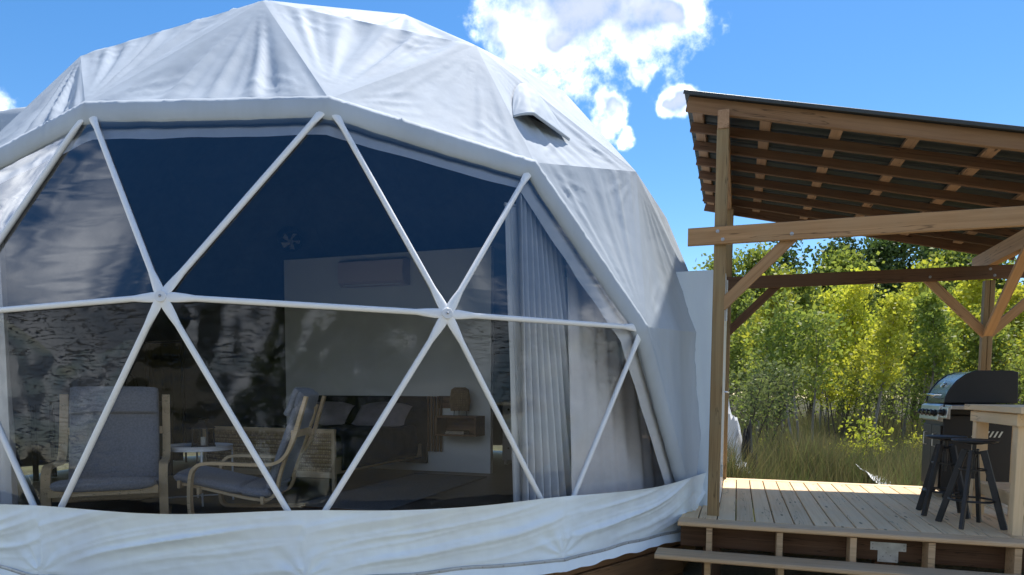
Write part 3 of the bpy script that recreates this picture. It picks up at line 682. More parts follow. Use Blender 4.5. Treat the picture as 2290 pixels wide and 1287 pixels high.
# doorway cut: drop liner triangles that close the porch
# ------------------------------------------------------------------ platform under the dome
plat = thing('dome_platform', 'round timber platform with brown fascia boards carrying the white dome', 'platform', (DC.x, DC.y, 0))
fl = [dl(DC + Vector((3.86 * math.sin(R_(a)), -3.86 * math.cos(R_(a)), 0))) for a in baz]
fl = [Vector((p.x, p.y, 0)) for p in fl]; nb = len(fl)
MB().add([p + Vector((0, 0, -.004)) for p in fl] + [p + Vector((0, 0, -.05)) for p in fl], [tuple(range(nb)), tuple(range(2 * nb - 1, nb - 1, -1))] + [(i, i + nb, (i + 1) % nb + nb, (i + 1) % nb) for i in range(nb)]).build('floor', 'floor_wood', plat)
for i in range(nb):
    a, b = fl[i], fl[(i + 1) % nb]; k = .995
    for z, h in ((-.20, .20), (-.425, .235)):
        s_ = 1.0 if z > -.3 else 1.004
        board('fascia_board', Vector((a.x, a.y, z)) * 1 * s_ if 0 else Vector((a.x * s_, a.y * s_, z)), Vector((b.x * s_, b.y * s_, z)), .04, h, 'fascia_timber', plat)
    MB().box(-.06, .06, -.06, .06, GROUND - .02, -.54).build('foot', 'dark_timber', plat, M=Matrix.Translation((a.x * .99, a.y * .99, 0)))

# ------------------------------------------------------------------ deck, steps, shelter (deck axes: x along the steps, y back from them)
deck = dthing('wooden_deck', 'low wooden deck of lengthwise boards beside the white dome', 'deck', 0, 0)
drng = random.Random(5)
PB = .1415
for k in range(31):
    x = -.148 + PB * (k + .5)
    y0 = .002
    if x < .04: y1 = .62
    else: y1 = 2.595
    z = drng.uniform(-.0015, .0015)
    if k > 12 and drng.random() < .5:      # some runs are pieced from two boards
        ym = drng.choice((.9, 1.35, 1.8)) + drng.uniform(-.05, .05)
        for a, b in ((y0, ym - .002), (ym + .002, y1)): board('deck_board', (x, a, -.014 + z), (x, b, -.014 + z), .1320, .028, 'deck_timber', deck)
    else: board('deck_board', (x, y0, -.014 + z), (x, y1, -.014 + z), .1320, .028, 'deck_timber', deck)
board('border_board', (-.15, -.098, -.017), (4.3, -.098, -.017), .19, .034, 'tread_timber', deck, c=.012)
board('border_board', (.05, 2.672, -.012), (4.3, 2.672, -.012), .14, .03, 'deck_timber', deck)
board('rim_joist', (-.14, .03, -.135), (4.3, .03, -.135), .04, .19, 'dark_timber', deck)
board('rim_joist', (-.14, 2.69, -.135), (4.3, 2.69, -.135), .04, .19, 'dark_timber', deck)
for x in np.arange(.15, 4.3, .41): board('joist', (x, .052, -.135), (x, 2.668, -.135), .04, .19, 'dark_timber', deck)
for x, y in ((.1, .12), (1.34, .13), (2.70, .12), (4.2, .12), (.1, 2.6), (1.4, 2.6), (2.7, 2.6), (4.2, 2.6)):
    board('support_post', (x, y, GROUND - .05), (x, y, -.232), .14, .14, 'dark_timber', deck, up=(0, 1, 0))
pl = MB().prism([(0, 0), (0, 0), (0, 0)], 0, 0) if 0 else MB()
for x0, x1, z0, z1 in ((1.225, 1.46, -.155, -.095), (1.275, 1.41, -.24, -.155)): pl.box(x0, x1, .006, .0095, z0, z1)
plo = pl.build('bracket_plate', 'galvanised', deck)
for k, (x, z) in enumerate([(1.24, -.11), (1.445, -.11), (1.24, -.14), (1.445, -.14), (1.29, -.225), (1.395, -.225), (1.34, -.13), (1.33, -.17), (1.36, -.19), (1.31, -.20)]):
    MB().lathe([(.005, 0), (.005, .003)], 8).build('screw', 'bolt_steel', plo, M=Matrix.Translation((x, .006, z)) @ Matrix.Rotation(math.pi / 2, 4, 'X'))

steps = dthing('wooden_steps', 'open wooden steps leading up to the deck, plank treads on thin stringers', 'steps', 0, 0)
board('tread', (-.28, -.455, -.197), (4.2, -.455, -.197), .245, .034, 'tread_timber', steps, c=.012)
board('tread', (-.30, -.72, -.385), (4.2, -.72, -.385), .245, .034, 'tread_timber', steps, c=.012)
prof = [(-.005, -.042), (-.17, -.042), (-.17, -.215), (-.40, -.215), (-.40, -.403), (-.66, -.403), (-.66, GROUND - .02), (-.50, GROUND - .02), (-.005, -.26)]
for x in (.085, .59, 1.085, 1.58, 2.09, 2.6, 3.1, 3.6, 4.1):
    MB().prism(prof, -.021, .021).build('stringer', 'tread_timber', steps, M=Matrix.Translation((x, 0, 0)))

shel = dthing('timber_shelter', 'open timber pergola shelter with sloping metal roof over the deck', 'pergola', 0, 0)
PX0, PX1, PY0, PY1 = .10, 2.67, .195, 2.67
SL = -.238                                                   # the roof falls away from the dome
def rz_(x): return 3.235 + SL * (x + .18)                    # underside of the rafters
board('post', (PX0, PY0, 0), (PX0, PY0, rz_(PX0) - .12), .092, .092, 'post_timber', shel, up=(0, 1, 0), c=.006)
board('post', (PX0 + .02, PY1, 0), (PX0 + .02, PY1, rz_(PX0) - .12), .092, .092, 'post_timber', shel, up=(0, 1, 0), c=.006)
board('post', (PX1, PY0, 0), (PX1, PY0, 2.30), .092, .092, 'post_timber', shel, up=(0, 1, 0), c=.006)
for dx in (-.023, .023): board('post', (PX1 + dx * 1.01, PY1, 0), (PX1 + dx * 1.01, PY1, 2.15), .044, .092, 'post_timber', shel, up=(0, 1, 0), c=.005)
# beams along the front and the back
board('tie_beam', (-.145, PY0 - .068, 2.225), (3.3, PY0 - .068, 2.225), .040, .135, 'beam_timber', shel)
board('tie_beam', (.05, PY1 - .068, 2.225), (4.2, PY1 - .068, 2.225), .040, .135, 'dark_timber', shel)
# beams carrying the rafters: high one by the dome, low one on the other side
board('high_beam', (PX0, .138, rz_(PX0) - .05), (PX0, 3.35, rz_(PX0) - .05), .085, .14, 'purlin_timber', shel)
board('low_beam', (PX1, -.1, 2.375), (PX1, 3.1, 2.375), .085, .165, 'beam_timber', shel)
board('packer', (PX1, PY0, 2.295), (PX1 + .1, PY0, 2.295), .08, .01, 'beam_timber', shel)
ang = math.atan(SL)
for k in range(8):
    y = .215 + .447 * k; h = .112 if k in (0, 7) else .075; c = (h / 2) / math.cos(ang); x0, x1 = -.18, 3.1
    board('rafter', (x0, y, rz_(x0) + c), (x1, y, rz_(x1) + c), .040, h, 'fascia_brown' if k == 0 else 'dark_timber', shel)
for k in range(7):
    x = -.11 + .53 * k; zc = rz_(x) + .075 / math.cos(ang) + .020
    board('purlin', (x, .237, zc), (x, 3.322, zc), .088, .038, 'purlin_timber', shel, up=(-math.sin(ang), 0, math.cos(ang)))
zr = lambda x: rz_(x) + .075 / math.cos(ang) + .041
# ribbed steel roofing
rf = MB(); prof = []
n = 0
y = .145; ys = []
while y < 3.47:
    for dy, dz in ((0, 0), (.15, 0), (.165, .016), (.185, .016), (.20, 0)): ys.append((min(y + dy, 3.47), dz))
    y += .2001
for yy, dz in ys:
    for x in (-.20, 3.15): rf.v.append((x, yy, zr(x) + dz + .002))
for i in range(len(ys) - 1): rf.f.append((2 * i, 2 * i + 1, 2 * i + 3, 2 * i + 2))
rf.build('roof_sheet', 'roof_steel', shel, solid=.003)
board('flashing', (-.205, .140, zr(-.2) + .004), (3.15, .140, zr(3.15) + .004), .012, .030, 'roof_steel', shel)
# coach bolts where beams meet posts
cb = None
for x, y, z in [(PX0 - .02, PY0 - .088, 2.255), (PX0 + .02, PY0 - .088, 2.19), (PX1 - .02, PY0 - .088, 2.255), (PX1 + .02, PY0 - .088, 2.19), (PX1 - .02, PY1 - .088, 2.255), (PX1 + .02, PY1 - .088, 2.19), (.62, PY0 - .088, 2.20), (2.12, PY1 - .088, 2.20)]:
    M = Matrix.Translation((x, y, z)) @ Matrix.Rotation(math.pi / 2, 4, 'X')
    if cb is None: cb = MB().lathe([(.014, 0), (.014, .003), (.009, .003), (.009, .009), (.004, .010)], 10).build('bolt', 'bolt_steel', shel, M=M).data
    else: mk('bolt', cb, None, shel, M=M)
# knee braces
def brace(p0, p1, m='beam_timber', w=.040, h=.088, up=(0, 1, 0)): return board('brace', p0, p1, w if up != (0, 1, 0) else h, h if up != (0, 1, 0) else w, m, shel, up=up)
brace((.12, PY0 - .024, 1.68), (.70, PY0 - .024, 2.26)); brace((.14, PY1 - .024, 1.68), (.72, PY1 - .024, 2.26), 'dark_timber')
brace((PX1 - .01, PY1 - .026, 1.60), (2.06, PY1 - .026, 2.24))
brace((PX1, PY1 - .03, 1.60), (PX1, 1.55, 2.40), up=(1, 0, 0)); brace((PX1, PY0 + .03, 1.60), (PX1, 1.0, 2.40), up=(1, 0, 0))
brace((PX1 + .01, PY1 - .026, 1.60), (3.3, PY1 - .026, 2.24))

# ------------------------------------------------------------------ bar counter
ct = dthing('bar_counter', 'light pine bar counter with thick plank top on square legs', 'counter', 0, 0)
for i, x in enumerate((2.13, 2.25, 2.37, 2.49)): board('top_board', (x + .01, -.10, .888), (x + .01, 1.11, .888), .117, .045, 'counter_timber', ct)
for x in (2.18, 2.46):
    for y in (.14, 1.02): board('leg', (x, y, 0), (x, y, .865), .09, .09, 'counter_timber', ct, up=(0, 1, 0))
for x in (2.13, 2.51): board('apron', (x, .06, .815), (x, 1.06, .815), .03, .085, 'counter_timber', ct)
for y in (.08, 1.08): board('apron', (2.146, y, .815), (2.494, y, .815), .03, .085, 'counter_timber', ct)
for x in (2.20, 2.45): board('rail', (x, .186, .22), (x, .974, .22), .04, .088, 'counter_timber', ct)
for i in range(5): board('shelf_board', (2.16, .28 + .145 * i, .275), (2.49, .28 + .145 * i, .275), .138, .018, 'counter_timber', ct)
for y in (.35, .75): board('back_slat', (2.50, y, .30), (2.50, y, .77), .02, .15, 'counter_timber', ct, up=(0, 1, 0))

# ------------------------------------------------------------------ gas grill: its front faces the dome
gl = dthing('gas_grill', 'black gas grill with domed lid and steel knob panel at the back of the deck', 'grill', 2.42, 2.06)
W0, W1, D0, D1 = -.32, .32, -.34, .24      # y range and x range in the grill's axes (x: front is -)
cab = MB().box(-.33, .23, W0, W1, .075, .80).build('cabinet', 'grill_black', gl, bevel=.012)
for y in (-.155, .155):
    dr = MB().box(-.346, -.332, y - .15, y + .15, .10, .70).build('door', 'grill_black', gl, bevel=.004)
    MB().tube([(-.346, y, .62), (-.372, y, .615), (-.372, y, .50), (-.346, y, .495)], .006, 8).build('handle', 'stainless', dr)
sl = MB()
for k in range(7): sl.add([(-.10 + .035 * k, W0 - .002, .60), (-.085 + .035 * k, W0 - .002, .60), (-.06 + .035 * k, W0 - .002, .655), (-.075 + .035 * k, W0 - .002, .655)], [(0, 1, 2, 3)])
for k in range(7):
    x = -.10 + .035 * k
    MB().add([(x, W0 - .003, .60), (x + .014, W0 - .003, .60), (x + .04, W0 - .003, .655), (x + .026, W0 - .003, .655), (x, W0 + .004, .60), (x + .014, W0 + .004, .60), (x + .04, W0 + .004, .655), (x + .026, W0 + .004, .655)],
             [(0, 1, 2, 3), (4, 7, 6, 5), (0, 4, 5, 1), (1, 5, 6, 2), (2, 6, 7, 3), (3, 7, 4, 0)]).build('vent_slot', 'stainless', gl)
MB().prism([(0, 0)] * 3, 0, 0) if 0 else None
def xprism(mb, poly, y0, y1):       # polygon of (x, z) pulled along y
    n = len(poly); vs = [(p[0], y0, p[1]) for p in poly] + [(p[0], y1, p[1]) for p in poly]
    return mb.add(vs, [(i, i + n, (i + 1) % n + n, (i + 1) % n) for i in range(n)] + [tuple(range(n)), tuple(range(2 * n - 1, n - 1, -1))])
pan = xprism(MB(), [(-.335, .735), (-.385, .75), (-.365, .885), (-.335, .90)], W0 - .01, W1 + .01).build('control_panel', 'stainless', gl, bevel=.004)
for y in (-.22, -.075, .07, .215):
    M = Matrix.Translation((-.378, y, .815)) @ Matrix.Rotation(R_(-82), 4, 'Y')
    k = MB().lathe([(.034, 0), (.034, .008), (.026, .012), (.024, .038), (.018, .042)], 18).build('knob', 'black_metal', pan, smooth=40, M=M)
    MB().box(-.004, .004, -.024, .024, .036, .05).build('grip', 'chrome', k)
# side burner shelf towards the steps
sh = MB().box(-.33, .20, W0 - .22, W0 - .012, .855, .895).build('side_shelf', 'stainless', gl, bevel=.006)
shp = xprism(MB(), [(-.332, .765), (-.365, .775), (-.352, .875), (-.332, .875)], W0 - .22, W0 - .012).build('side_panel', 'stainless', gl, bevel=.003)
kk = MB().lathe([(.034, 0), (.034, .008), (.026, .012), (.024, .038), (.018, .042)], 18).build('knob', 'black_metal', shp, smooth=40, M=Matrix.Translation((-.362, W0 - .115, .825)) @ Matrix.Rotation(R_(-82), 4, 'Y'))
fb = MB().box(-.33, .23, W0 + .004, W1 - .004, .802, .905).build('firebox', 'grill_black', gl, bevel=.01)
lidp = [(-.325, .912), (-.318, .97), (-.285, 1.045), (-.235, 1.115), (-.165, 1.175), (-.09, 1.205), (.18, 1.205), (.235, 1.19), (.245, .912)]
lid = xprism(MB(), lidp, W0 + .012, W1 - .012).build('lid', 'grill_lid', gl, smooth=30)
for y0, y1 in ((W0 - .014, W0 + .010), (W1 - .010, W1 + .014)):
    xprism(MB(), [(p[0] * 1.02 - .002, .908 + (p[1] - .908) * 1.02) for p in lidp], y0, y1).build('lid_end', 'grill_black', lid, bevel=.006)
MB().tube([(-.345, W0 + .05, .985), (-.395, W0 + .05, .985), (-.395, W1 - .05, .985), (-.345, W1 - .05, .985)], .011, 10).build('lid_handle', 'chrome', lid, smooth=40)
MB().lathe([(.03, 0), (.03, .008), (.026, .01)], 18).build('thermometer', 'chrome', lid, M=Matrix.Translation((-.265, 0, 1.085)) @ Matrix.Rotation(R_(-50), 4, 'Y'))
for x in (-.26, .16):
    for y in (-.25, .25):
        w = MB().tube([(x, y - .014, .037), (x, y + .014, .037)], .036, 14).build('wheel', 'black_metal', gl); MB().box(x - .012, x + .012, y - .02, y + .02, .037, .078).build('fork', 'bolt_steel', w)

# ------------------------------------------------------------------ bar stools
def stool(label, x, y, rz, h):
    s = dthing('bar_stool', label, 'bar stool', x, y, 0, rz, 'black bar stools at the counter')
    MB().lathe([(.06, h - .022), (.13, h - .018), (.148, h - .010), (.150, h), (.146, h + .006), (.12, h + .003), (.0, h - .004)], 32).build('seat', 'black_wood', s, smooth=40)
    MB().tube([(0, 0, .36), (0, 0, h - .02)], .014, 10).lathe([(.02, .40), (.02, .52)], 12).lathe([(.05, h - .03), (.075, h - .022)], 14).build('spindle', 'steel_dark', s)
    for k in range(4):
        a = math.pi / 4 + k * math.pi / 2; c, sn = math.cos(a), math.sin(a)
        p0 = Vector((.215 * c, .215 * sn, 0)); p1 = Vector((.060 * c, .060 * sn, .575))
        board('leg', p0, p1, .026, .044, 'black_wood', s, up=(c, sn, 0))
        MB().tube([(0.0, 0, .555), (.06 * c, .06 * sn, .555)], .010, 6).build('bracket', 'steel_dark', s)
    for zz, rr_ in ((.20, .148),): MB().tube([(rr_ * math.cos(a), rr_ * math.sin(a), zz) for a in np.linspace(0, 2 * math.pi, 33)], .008, 8, cap=False).build('foot_ring', 'steel_dark', s)
    MB().tube([(.09 * math.cos(a), .09 * math.sin(a), .43) for a in np.linspace(0, 2 * math.pi, 25)], .006, 6, cap=False).build('ring', 'steel_dark', s)
stool('black bar stool in front, beside the near corner leg of the pine counter', 1.965, .40, .25, .650)
stool('black bar stool behind the other one, between it and the grill', 1.90, .88, -.1, .645)

# ------------------------------------------------------------------ inside the dome
part = dthing('partition_wall', 'pale grey partition wall inside the dome behind the bed', 'partition wall', -4.0, 2.16)
MB().box(-1.45, 1.445, -.035, .035, 0, 2.70).build('wall_board', 'partition_paint', part, bevel=.004)
board('end_trim', (1.452, 0, 0), (1.452, 0, 2.70), .012, .085, 'white_paint', part, up=(0, 1, 0))
ac = dthing('air_conditioner', 'long wall-mounted air conditioner high on the grey partition', 'air conditioner', -4.055, 2.12)
acb = MB(); acb = xprism(acb, [(0, 0)] * 3, 0, 0) if 0 else acb
acp = [(0, 2.30), (-.12, 2.285), (-.19, 2.33), (-.205, 2.45), (-.19, 2.58), (-.15, 2.605), (0, 2.605)]
acb.prism(acp, -.45, .45).build('casing', 'ac_plastic', ac, smooth=35)
MB().box(-.40, .40, -.165, -.135, 2.292, 2.305).build('louvre', 'white_plastic', ac)

bed = dthing('bed', 'low bed with dark bedding and a woven cane footboard', 'bed', -4.21, 1.1)
X0, X1, Y0, Y1 = -.79, .79, -.95, .95
board('foot_rail', (X0, Y0, .600), (X1, Y0, .600), .035, .04, 'birch_ply', bed); board('foot_rail', (X0, Y0, .17), (X1, Y0, .17), .035, .06, 'birch_ply', bed)
for x in (X0 + .018, X1 - .018): board('post', (x, Y0, 0), (x, Y0, .58), .036, .036, 'birch_ply', bed, up=(0, 1, 0))
for k in range(9):       # woven cane, row by row
    z = .222 + .0425 * k
    MB().grid(lambda u, v: (X0 + .036 + (X1 - X0 - .072) * u, Y0 - .006 * math.sin(u * 150 + math.pi * (k % 2)) - .010 * math.sin(math.pi * v), z - .020 + .040 * v), 100, 4).build('cane_row', 'cane', bed, smooth=True)
MB().box(X0 + .03, X1 - .03, Y0 + .005, Y0 + .012, .20, .58).build('foot_backing', 'dark_timber', bed)
for x in (X0 + .02, X1 - .02): board('side_rail', (x, Y0 + .02, .26), (x, Y1, .26), .03, .16, 'birch_ply', bed)
def duv(u, v):
    s_ = (u - .5) * 2; y = Y0 + .06 + (Y1 - Y0 - .3) * v; w = .82
    if abs(s_) < .72: x = s_ / .72 * w; z = .575 + .02 * nz(x * 4, y * 4) + .012 * nz(x * 11, y * 9, 3)
    else:
        q = (abs(s_) - .72) / .28; x = math.copysign(w + .03 * math.sin(q * 2.5) + .025 * nz(y * 7, q * 2, 5) * q, s_); z = .575 - .36 * q
    return (x, y, z)
MB().box(X0 + .04, X1 - .04, Y0 + .03, Y1 - .02, .20, .55).build('mattress', 'bedding', bed, bevel=.04)
MB().grid(duv, 60, 50).build('duvet', 'bedding', bed, smooth=True, solid=.02)
def pillow(cx, cy, tilt):
    def f(u, v):
        a, b = u * 2 - 1, v; th = 2 * math.pi * b
        return (.36 * a * (1 - .06 * abs(math.sin(th))), .21 * math.cos(th) * (1 - .25 * a * a) * 1.0, .085 * math.sin(th) * max(0, 1 - a ** 4) ** .6)
    M = Matrix.Translation((cx, cy, .70)) @ Matrix.Rotation(tilt, 4, 'X')
    MB().grid(f, 24, 24).build('pillow', 'pillow_grey', bed, smooth=True, M=M)
pillow(.40, .66, .75); pillow(-.40, .66, .75)
MB().box(X0 - .02, X1 + .06, Y1 + .02, Y1 + .06, .10, .93).build('headboard', 'bedding', bed, bevel=.015)
for k in range(5): board('slat', (X1 + .075 + .042 * k, Y1 + .035, .25), (X1 + .075 + .042 * k, Y1 + .035, .93), .024, .03, 'oak_box' if k % 2 else 'dark_timber', bed, up=(0, 1, 0))

ns = dthing('nightstand', 'small open wooden box nightstand fixed to the grey partition', 'nightstand', -2.875, 1.965)
for z in (.475, .69): MB().box(-.26, .26, -.15, .15, z - .011, z + .011).build('panel', 'oak_box', ns)
for x in (-.249, .249): MB().box(x - .011, x + .011, -.15, .15, .4865, .6785).build('panel', 'oak_box', ns)
MB().box(-.238, .238, .135, .15, .4865, .6785).build('back', 'oak_box', ns)
board('wall_plank', (-.34, .15, .86), (.02, .15, .86), .018, .15, 'oak_box', ns, up=(0, 0, 1))
bk = dthing('book', 'pale book lying inside the nightstand', 'book', -2.90, 1.93)
MB().box(-.12, .12, -.08, .08, .488, .505).box(-.11, .12, -.075, .085, .5055, .522).build('pages', 'book', bk); MB().box(-.125, .125, -.085, .085, .5225, .526).build('cover', 'oak_box', bk)
lp = dthing('table_lamp', 'woven basket table lamp on thin legs on the nightstand', 'lamp', -2.87, 1.95, .701)
shade = MB()
for k in range(36):
    a = 2 * math.pi * k / 36; shade.tube([(.105 * math.cos(a), .105 * math.sin(a), .06), (.122 * math.cos(a + .1), .122 * math.sin(a + .1), .18), (.10 * math.cos(a + .2), .10 * math.sin(a + .2), .31), (.06 * math.cos(a + .2), .06 * math.sin(a + .2), .335)], .006, 4)
shade.build('shade', 'cane_weft', lp)
MB().lathe([(.095, .07), (.11, .18), (.09, .30), (.05, .32)], 20).build('inner_shade', 'cane', lp, smooth=True)
for k in range(3):
    a = 2 * math.pi * k / 3; MB().tube([(.09 * math.cos(a), .09 * math.sin(a), 0), (.08 * math.cos(a), .08 * math.sin(a), .09)], .005, 6).build('leg', 'black_metal', lp)
dr = dthing('chest_of_drawers', 'white chest of drawers with dark knobs beyond the partition', 'chest', -2.35, 3.35)
MB().box(-.40, .40, -.2, .2, .06, .86).build('body', 'white_paint', dr, bevel=.005)
for z in (.10, .36, .62):
    f = MB().box(-.385, .385, -.216, -.201, z, z + .235).build('drawer', 'white_paint', dr, bevel=.004)
    for x in (-.3, .2): MB().lathe([(.008, 0), (.008, .02), (.016, .024), (.012, .034)], 10).build('knob', 'black_metal', f, M=Matrix.Translation((x, -.216, z + .13)) @ Matrix.Rotation(math.pi / 2, 4, 'X'))
for x in (-.36, .36): MB().box(x - .02, x + .02, -.18, .18, 0, .06).build('foot', 'white_paint', dr)
rug = dthing('rug', 'grey flat rug on the floor beside the bed', 'rug', -2.93, .62)
tag(MB().grid(lambda u, v: (-.46 + .92 * u, -1.25 + 2.4 * v, .006 + .003 * nz(u * 6, v * 12)), 16, 30).build('pile', 'rug', rug, solid=.006), 'x', 'x') if 0 else MB().grid(lambda u, v: (-.46 + .92 * u, -1.25 + 2.4 * v, .008 + .003 * nz(u * 6, v * 12)), 16, 30).build('pile', 'rug', rug, smooth=True, solid=.006)
for y in (-1.264, 1.164): MB().box(-.462, .462, y - .011, y + .011, .003, .010).build('binding', 'dark_timber', rug)

def armchair(label, loc, rz, sy=1.0):
    s = thing('armchair', label, 'armchair', loc, rz, 'bentwood armchairs by the clear panels')
    arm = spline([(-.34, .014), (.20, .014), (.335, .03), (.362, .13), (.352, .33), (.315, .41), (.22, .442), (-.10, .432), (-.25, .436), (-.345, .49), (-.415, .62), (-.47, .80), (-.515, .95)], 8)
    seat = spline([(.47, .285), (.25, .235), (.0, .175), (-.15, .152), (-.225, .17), (-.265, .235), (-.285, .33), (-.33, .47), (-.40, .66), (-.47, .88)], 8)
    for y in (-.315, .315): MB().ribbon(arm, .058, .024, y=y * sy).build('arm', 'birch_ply', s)
    for y in (-.235, .235): MB().ribbon(seat, .045, .022, y=y * sy).build('seat_rail', 'birch_ply', s)
    for x, z in ((.455, .278), (-.16, .152), (-.40, .66)): MB().box(x - .012, x + .012, -.29 * sy, .29 * sy, z - .03, z + .03).build('cross_bar', 'birch_ply', s, bevel=.004)
    MB().box(.30, .325, -.29 * sy, .29 * sy, .20, .255).build('front_rail', 'birch_ply', s, bevel=.004)
    def cush(name, pts, thick, wid, seams):
        P = spline(pts, 14); n = len(P); mb = MB(); k = 20
        for i, p in enumerate(P):
            a = Vector((*P[max(i - 1, 0)], 0)); b = Vector((*P[min(i + 1, n - 1)], 0)); d = (b - a).normalized(); nr = Vector((-d.y, d.x, 0)); t = i / (n - 1)
            en = min(1, math.sin(math.pi * min(max(t, .0), 1)) * 7 + .12) ** .6
            pin = 1 - sum(.45 * math.exp(-((t - sm) / .012) ** 2) for sm in seams)
            for q in range(k):
                an = 2 * math.pi * q / k; c, sn = math.cos(an), math.sin(an); e = .42
                yy = math.copysign(abs(c) ** e, c) * wid / 2; hh = math.copysign(abs(sn) ** (.75), sn) * thick / 2 * en * pin * (1 + .12 * nz(i * .3, q * .9))
                mb.v.append((p[0] + nr.x * hh, yy * (.97 + .03 * en), p[1] + nr.y * hh))
        for i in range(n - 1):
            for q in range(k): mb.f.append((i * k + q, i * k + (q + 1) % k, (i + 1) * k + (q + 1) % k, (i + 1) * k + q))
        mb.f.append(tuple(range(k - 1, -1, -1))); mb.f.append(tuple((n - 1) * k + q for q in range(k)))
        return mb.build(name, 'cushion', s, smooth=True)
    cush('seat_cushion', [(.50, .335), (.30, .292), (.05, .235), (-.14, .200), (-.21, .215)], .095, .555 * sy, (.55,))
    cush('back_cushion', [(-.205, .235), (-.235, .33), (-.285, .47), (-.355, .66), (-.425, .86), (-.465, .985)], .085, .545 * sy, (.10, .80))
    cush('headrest', [(-.345, .80), (-.375, .87), (-.405, .95), (-.435, 1.005)], .075, .54 * sy, ())
    return s
p1 = at_depth(240, 1190, 4.80); d1 = Vector((.42, -.907, 0))
armchair('grey bentwood armchair with its seat turned to the clear panels', (p1.x - d1.x * .40, p1.y - d1.y * .40, 0), math.atan2(d1.y, d1.x), 1.16)
armchair('grey bentwood armchair seen side-on, facing the round white table', (-2.09, 5.42, 0), math.pi + .06, 1.0)

tb = thing('side_table', 'round white metal tray table between the two armchairs', 'side table', (-2.77, 5.98, 0))
TZ = .485
MB().lathe([(.0, TZ - .004), (.272, TZ - .004), (.282, TZ + .022), (.278, TZ + .024), (.266, TZ + .002), (.0, TZ + .001)], 40).build('tray', 'white_metal', tb, smooth=40)
for k in range(4):
    a = .5 + k * math.pi / 2; MB().tube([(.272 * math.cos(a), .272 * math.sin(a), 0), (.272 * math.cos(a), .272 * math.sin(a), TZ + .01)], .0085, 8).build('leg', 'white_metal', tb)
for k in range(2):
    a = .5 + k * math.pi / 2; MB().tube([(.27 * math.cos(a), .27 * math.sin(a), .055 + .018 * k), (-.27 * math.cos(a), -.27 * math.sin(a), .055 + .018 * k)], .006, 8).build('stretcher', 'white_metal', tb)
MB().tube([(.272 * math.cos(a), .272 * math.sin(a), TZ - .012) for a in np.linspace(0, 2 * math.pi, 33)], .007, 8, cap=False).build('ring', 'white_metal', tb)

def lantern(label, loc, s_=1.0):
    l = thing('lantern', label, 'lantern', loc)
    MB().box(-.075 * s_, .075 * s_, -.075 * s_, .075 * s_, 0, .018 * s_).build('base', 'black_metal', l)
    for x in (-.064, .064):
        for y in (-.064, .064): MB().box((x - .007) * s_, (x + .007) * s_, (y - .007) * s_, (y + .007) * s_, .018 * s_, .165 * s_).build('corner_post', 'black_metal', l)
    for k in range(4):
        a = k * math.pi / 2
        pane = MB().box(-.055 * s_, .055 * s_, -.066 * s_, -.064 * s_, .02 * s_, .163 * s_).build('pane', 'lantern_glass', l, M=Matrix.Rotation(a, 4, 'Z'))
    MB().add([(x * .078 * s_, y * .078 * s_, .166 * s_) for x, y in ((-1, -1), (1, -1), (1, 1), (-1, 1))] + [(x * .074 * s_, y * .074 * s_, .176 * s_) for x, y in ((-1, -1), (1, -1), (1, 1), (-1, 1))] + [(x * .03 * s_, y * .03 * s_, .222 * s_) for x, y in ((-1, -1), (1, -1), (1, 1), (-1, 1))] + [(x * .03 * s_, y * .03 * s_, .245 * s_) for x, y in ((-1, -1), (1, -1), (1, 1), (-1, 1))] + [(x * .04 * s_, y * .04 * s_, .256 * s_) for x, y in ((-1, -1), (1, -1), (1, 1), (-1, 1))],
             [(0, 3, 2, 1)] + [(4 * r + q, 4 * r + (q + 1) % 4, 4 * r + 4 + (q + 1) % 4, 4 * r + 4 + q) for r in range(4) for q in range(4)] + [(16, 17, 18, 19)]).build('roof', 'black_metal', l)
    MB().lathe([(.022, .018 * s_), (.022, .09 * s_), (.004, .092 * s_)], 12).build('candle', 'white_plastic', l)
    return l
lantern('black metal lantern with glass sides on the round white table', (-2.73, 5.98, TZ + .003), 1.0)

# dark table, wire lantern and olive curtain in the dim back of the room
dt = thing('console_table', 'black console table behind the turned armchair', 'table', (-4.55, 7.55, 0), .15)
MB().box(-.65, .65, -.22, .22, .82, .86).build('tabletop', 'black_wood', dt)
for x in (-.62, .62):
    for y in (-.19, .19): MB().box(x - .02, x + .02, y - .02, y + .02, 0, .82).build('leg', 'black_wood', dt)
MB().box(-.60, .60, -.17, .17, .20, .225).build('shelf', 'black_wood', dt)
wl_ = thing('wire_lantern', 'black arched wire lantern on the console table', 'lantern', (-4.22, 7.50, .8605))
MB().lathe([(.10, 0), (.10, .012)], 18).build('base', 'black_metal', wl_)
for k in range(2):
    a = k * math.pi / 2; MB().tube([(.095 * math.cos(t) * math.cos(a), .095 * math.cos(t) * math.sin(a), .01 + .29 * abs(math.sin(t)) ** .6) for t in np.linspace(0, math.pi, 19)], .006, 6).build('hoop', 'black_metal', wl_)
MB().lathe([(.03, .013), (.03, .10), (.005, .105)], 12).build('candle', 'bedding', wl_)
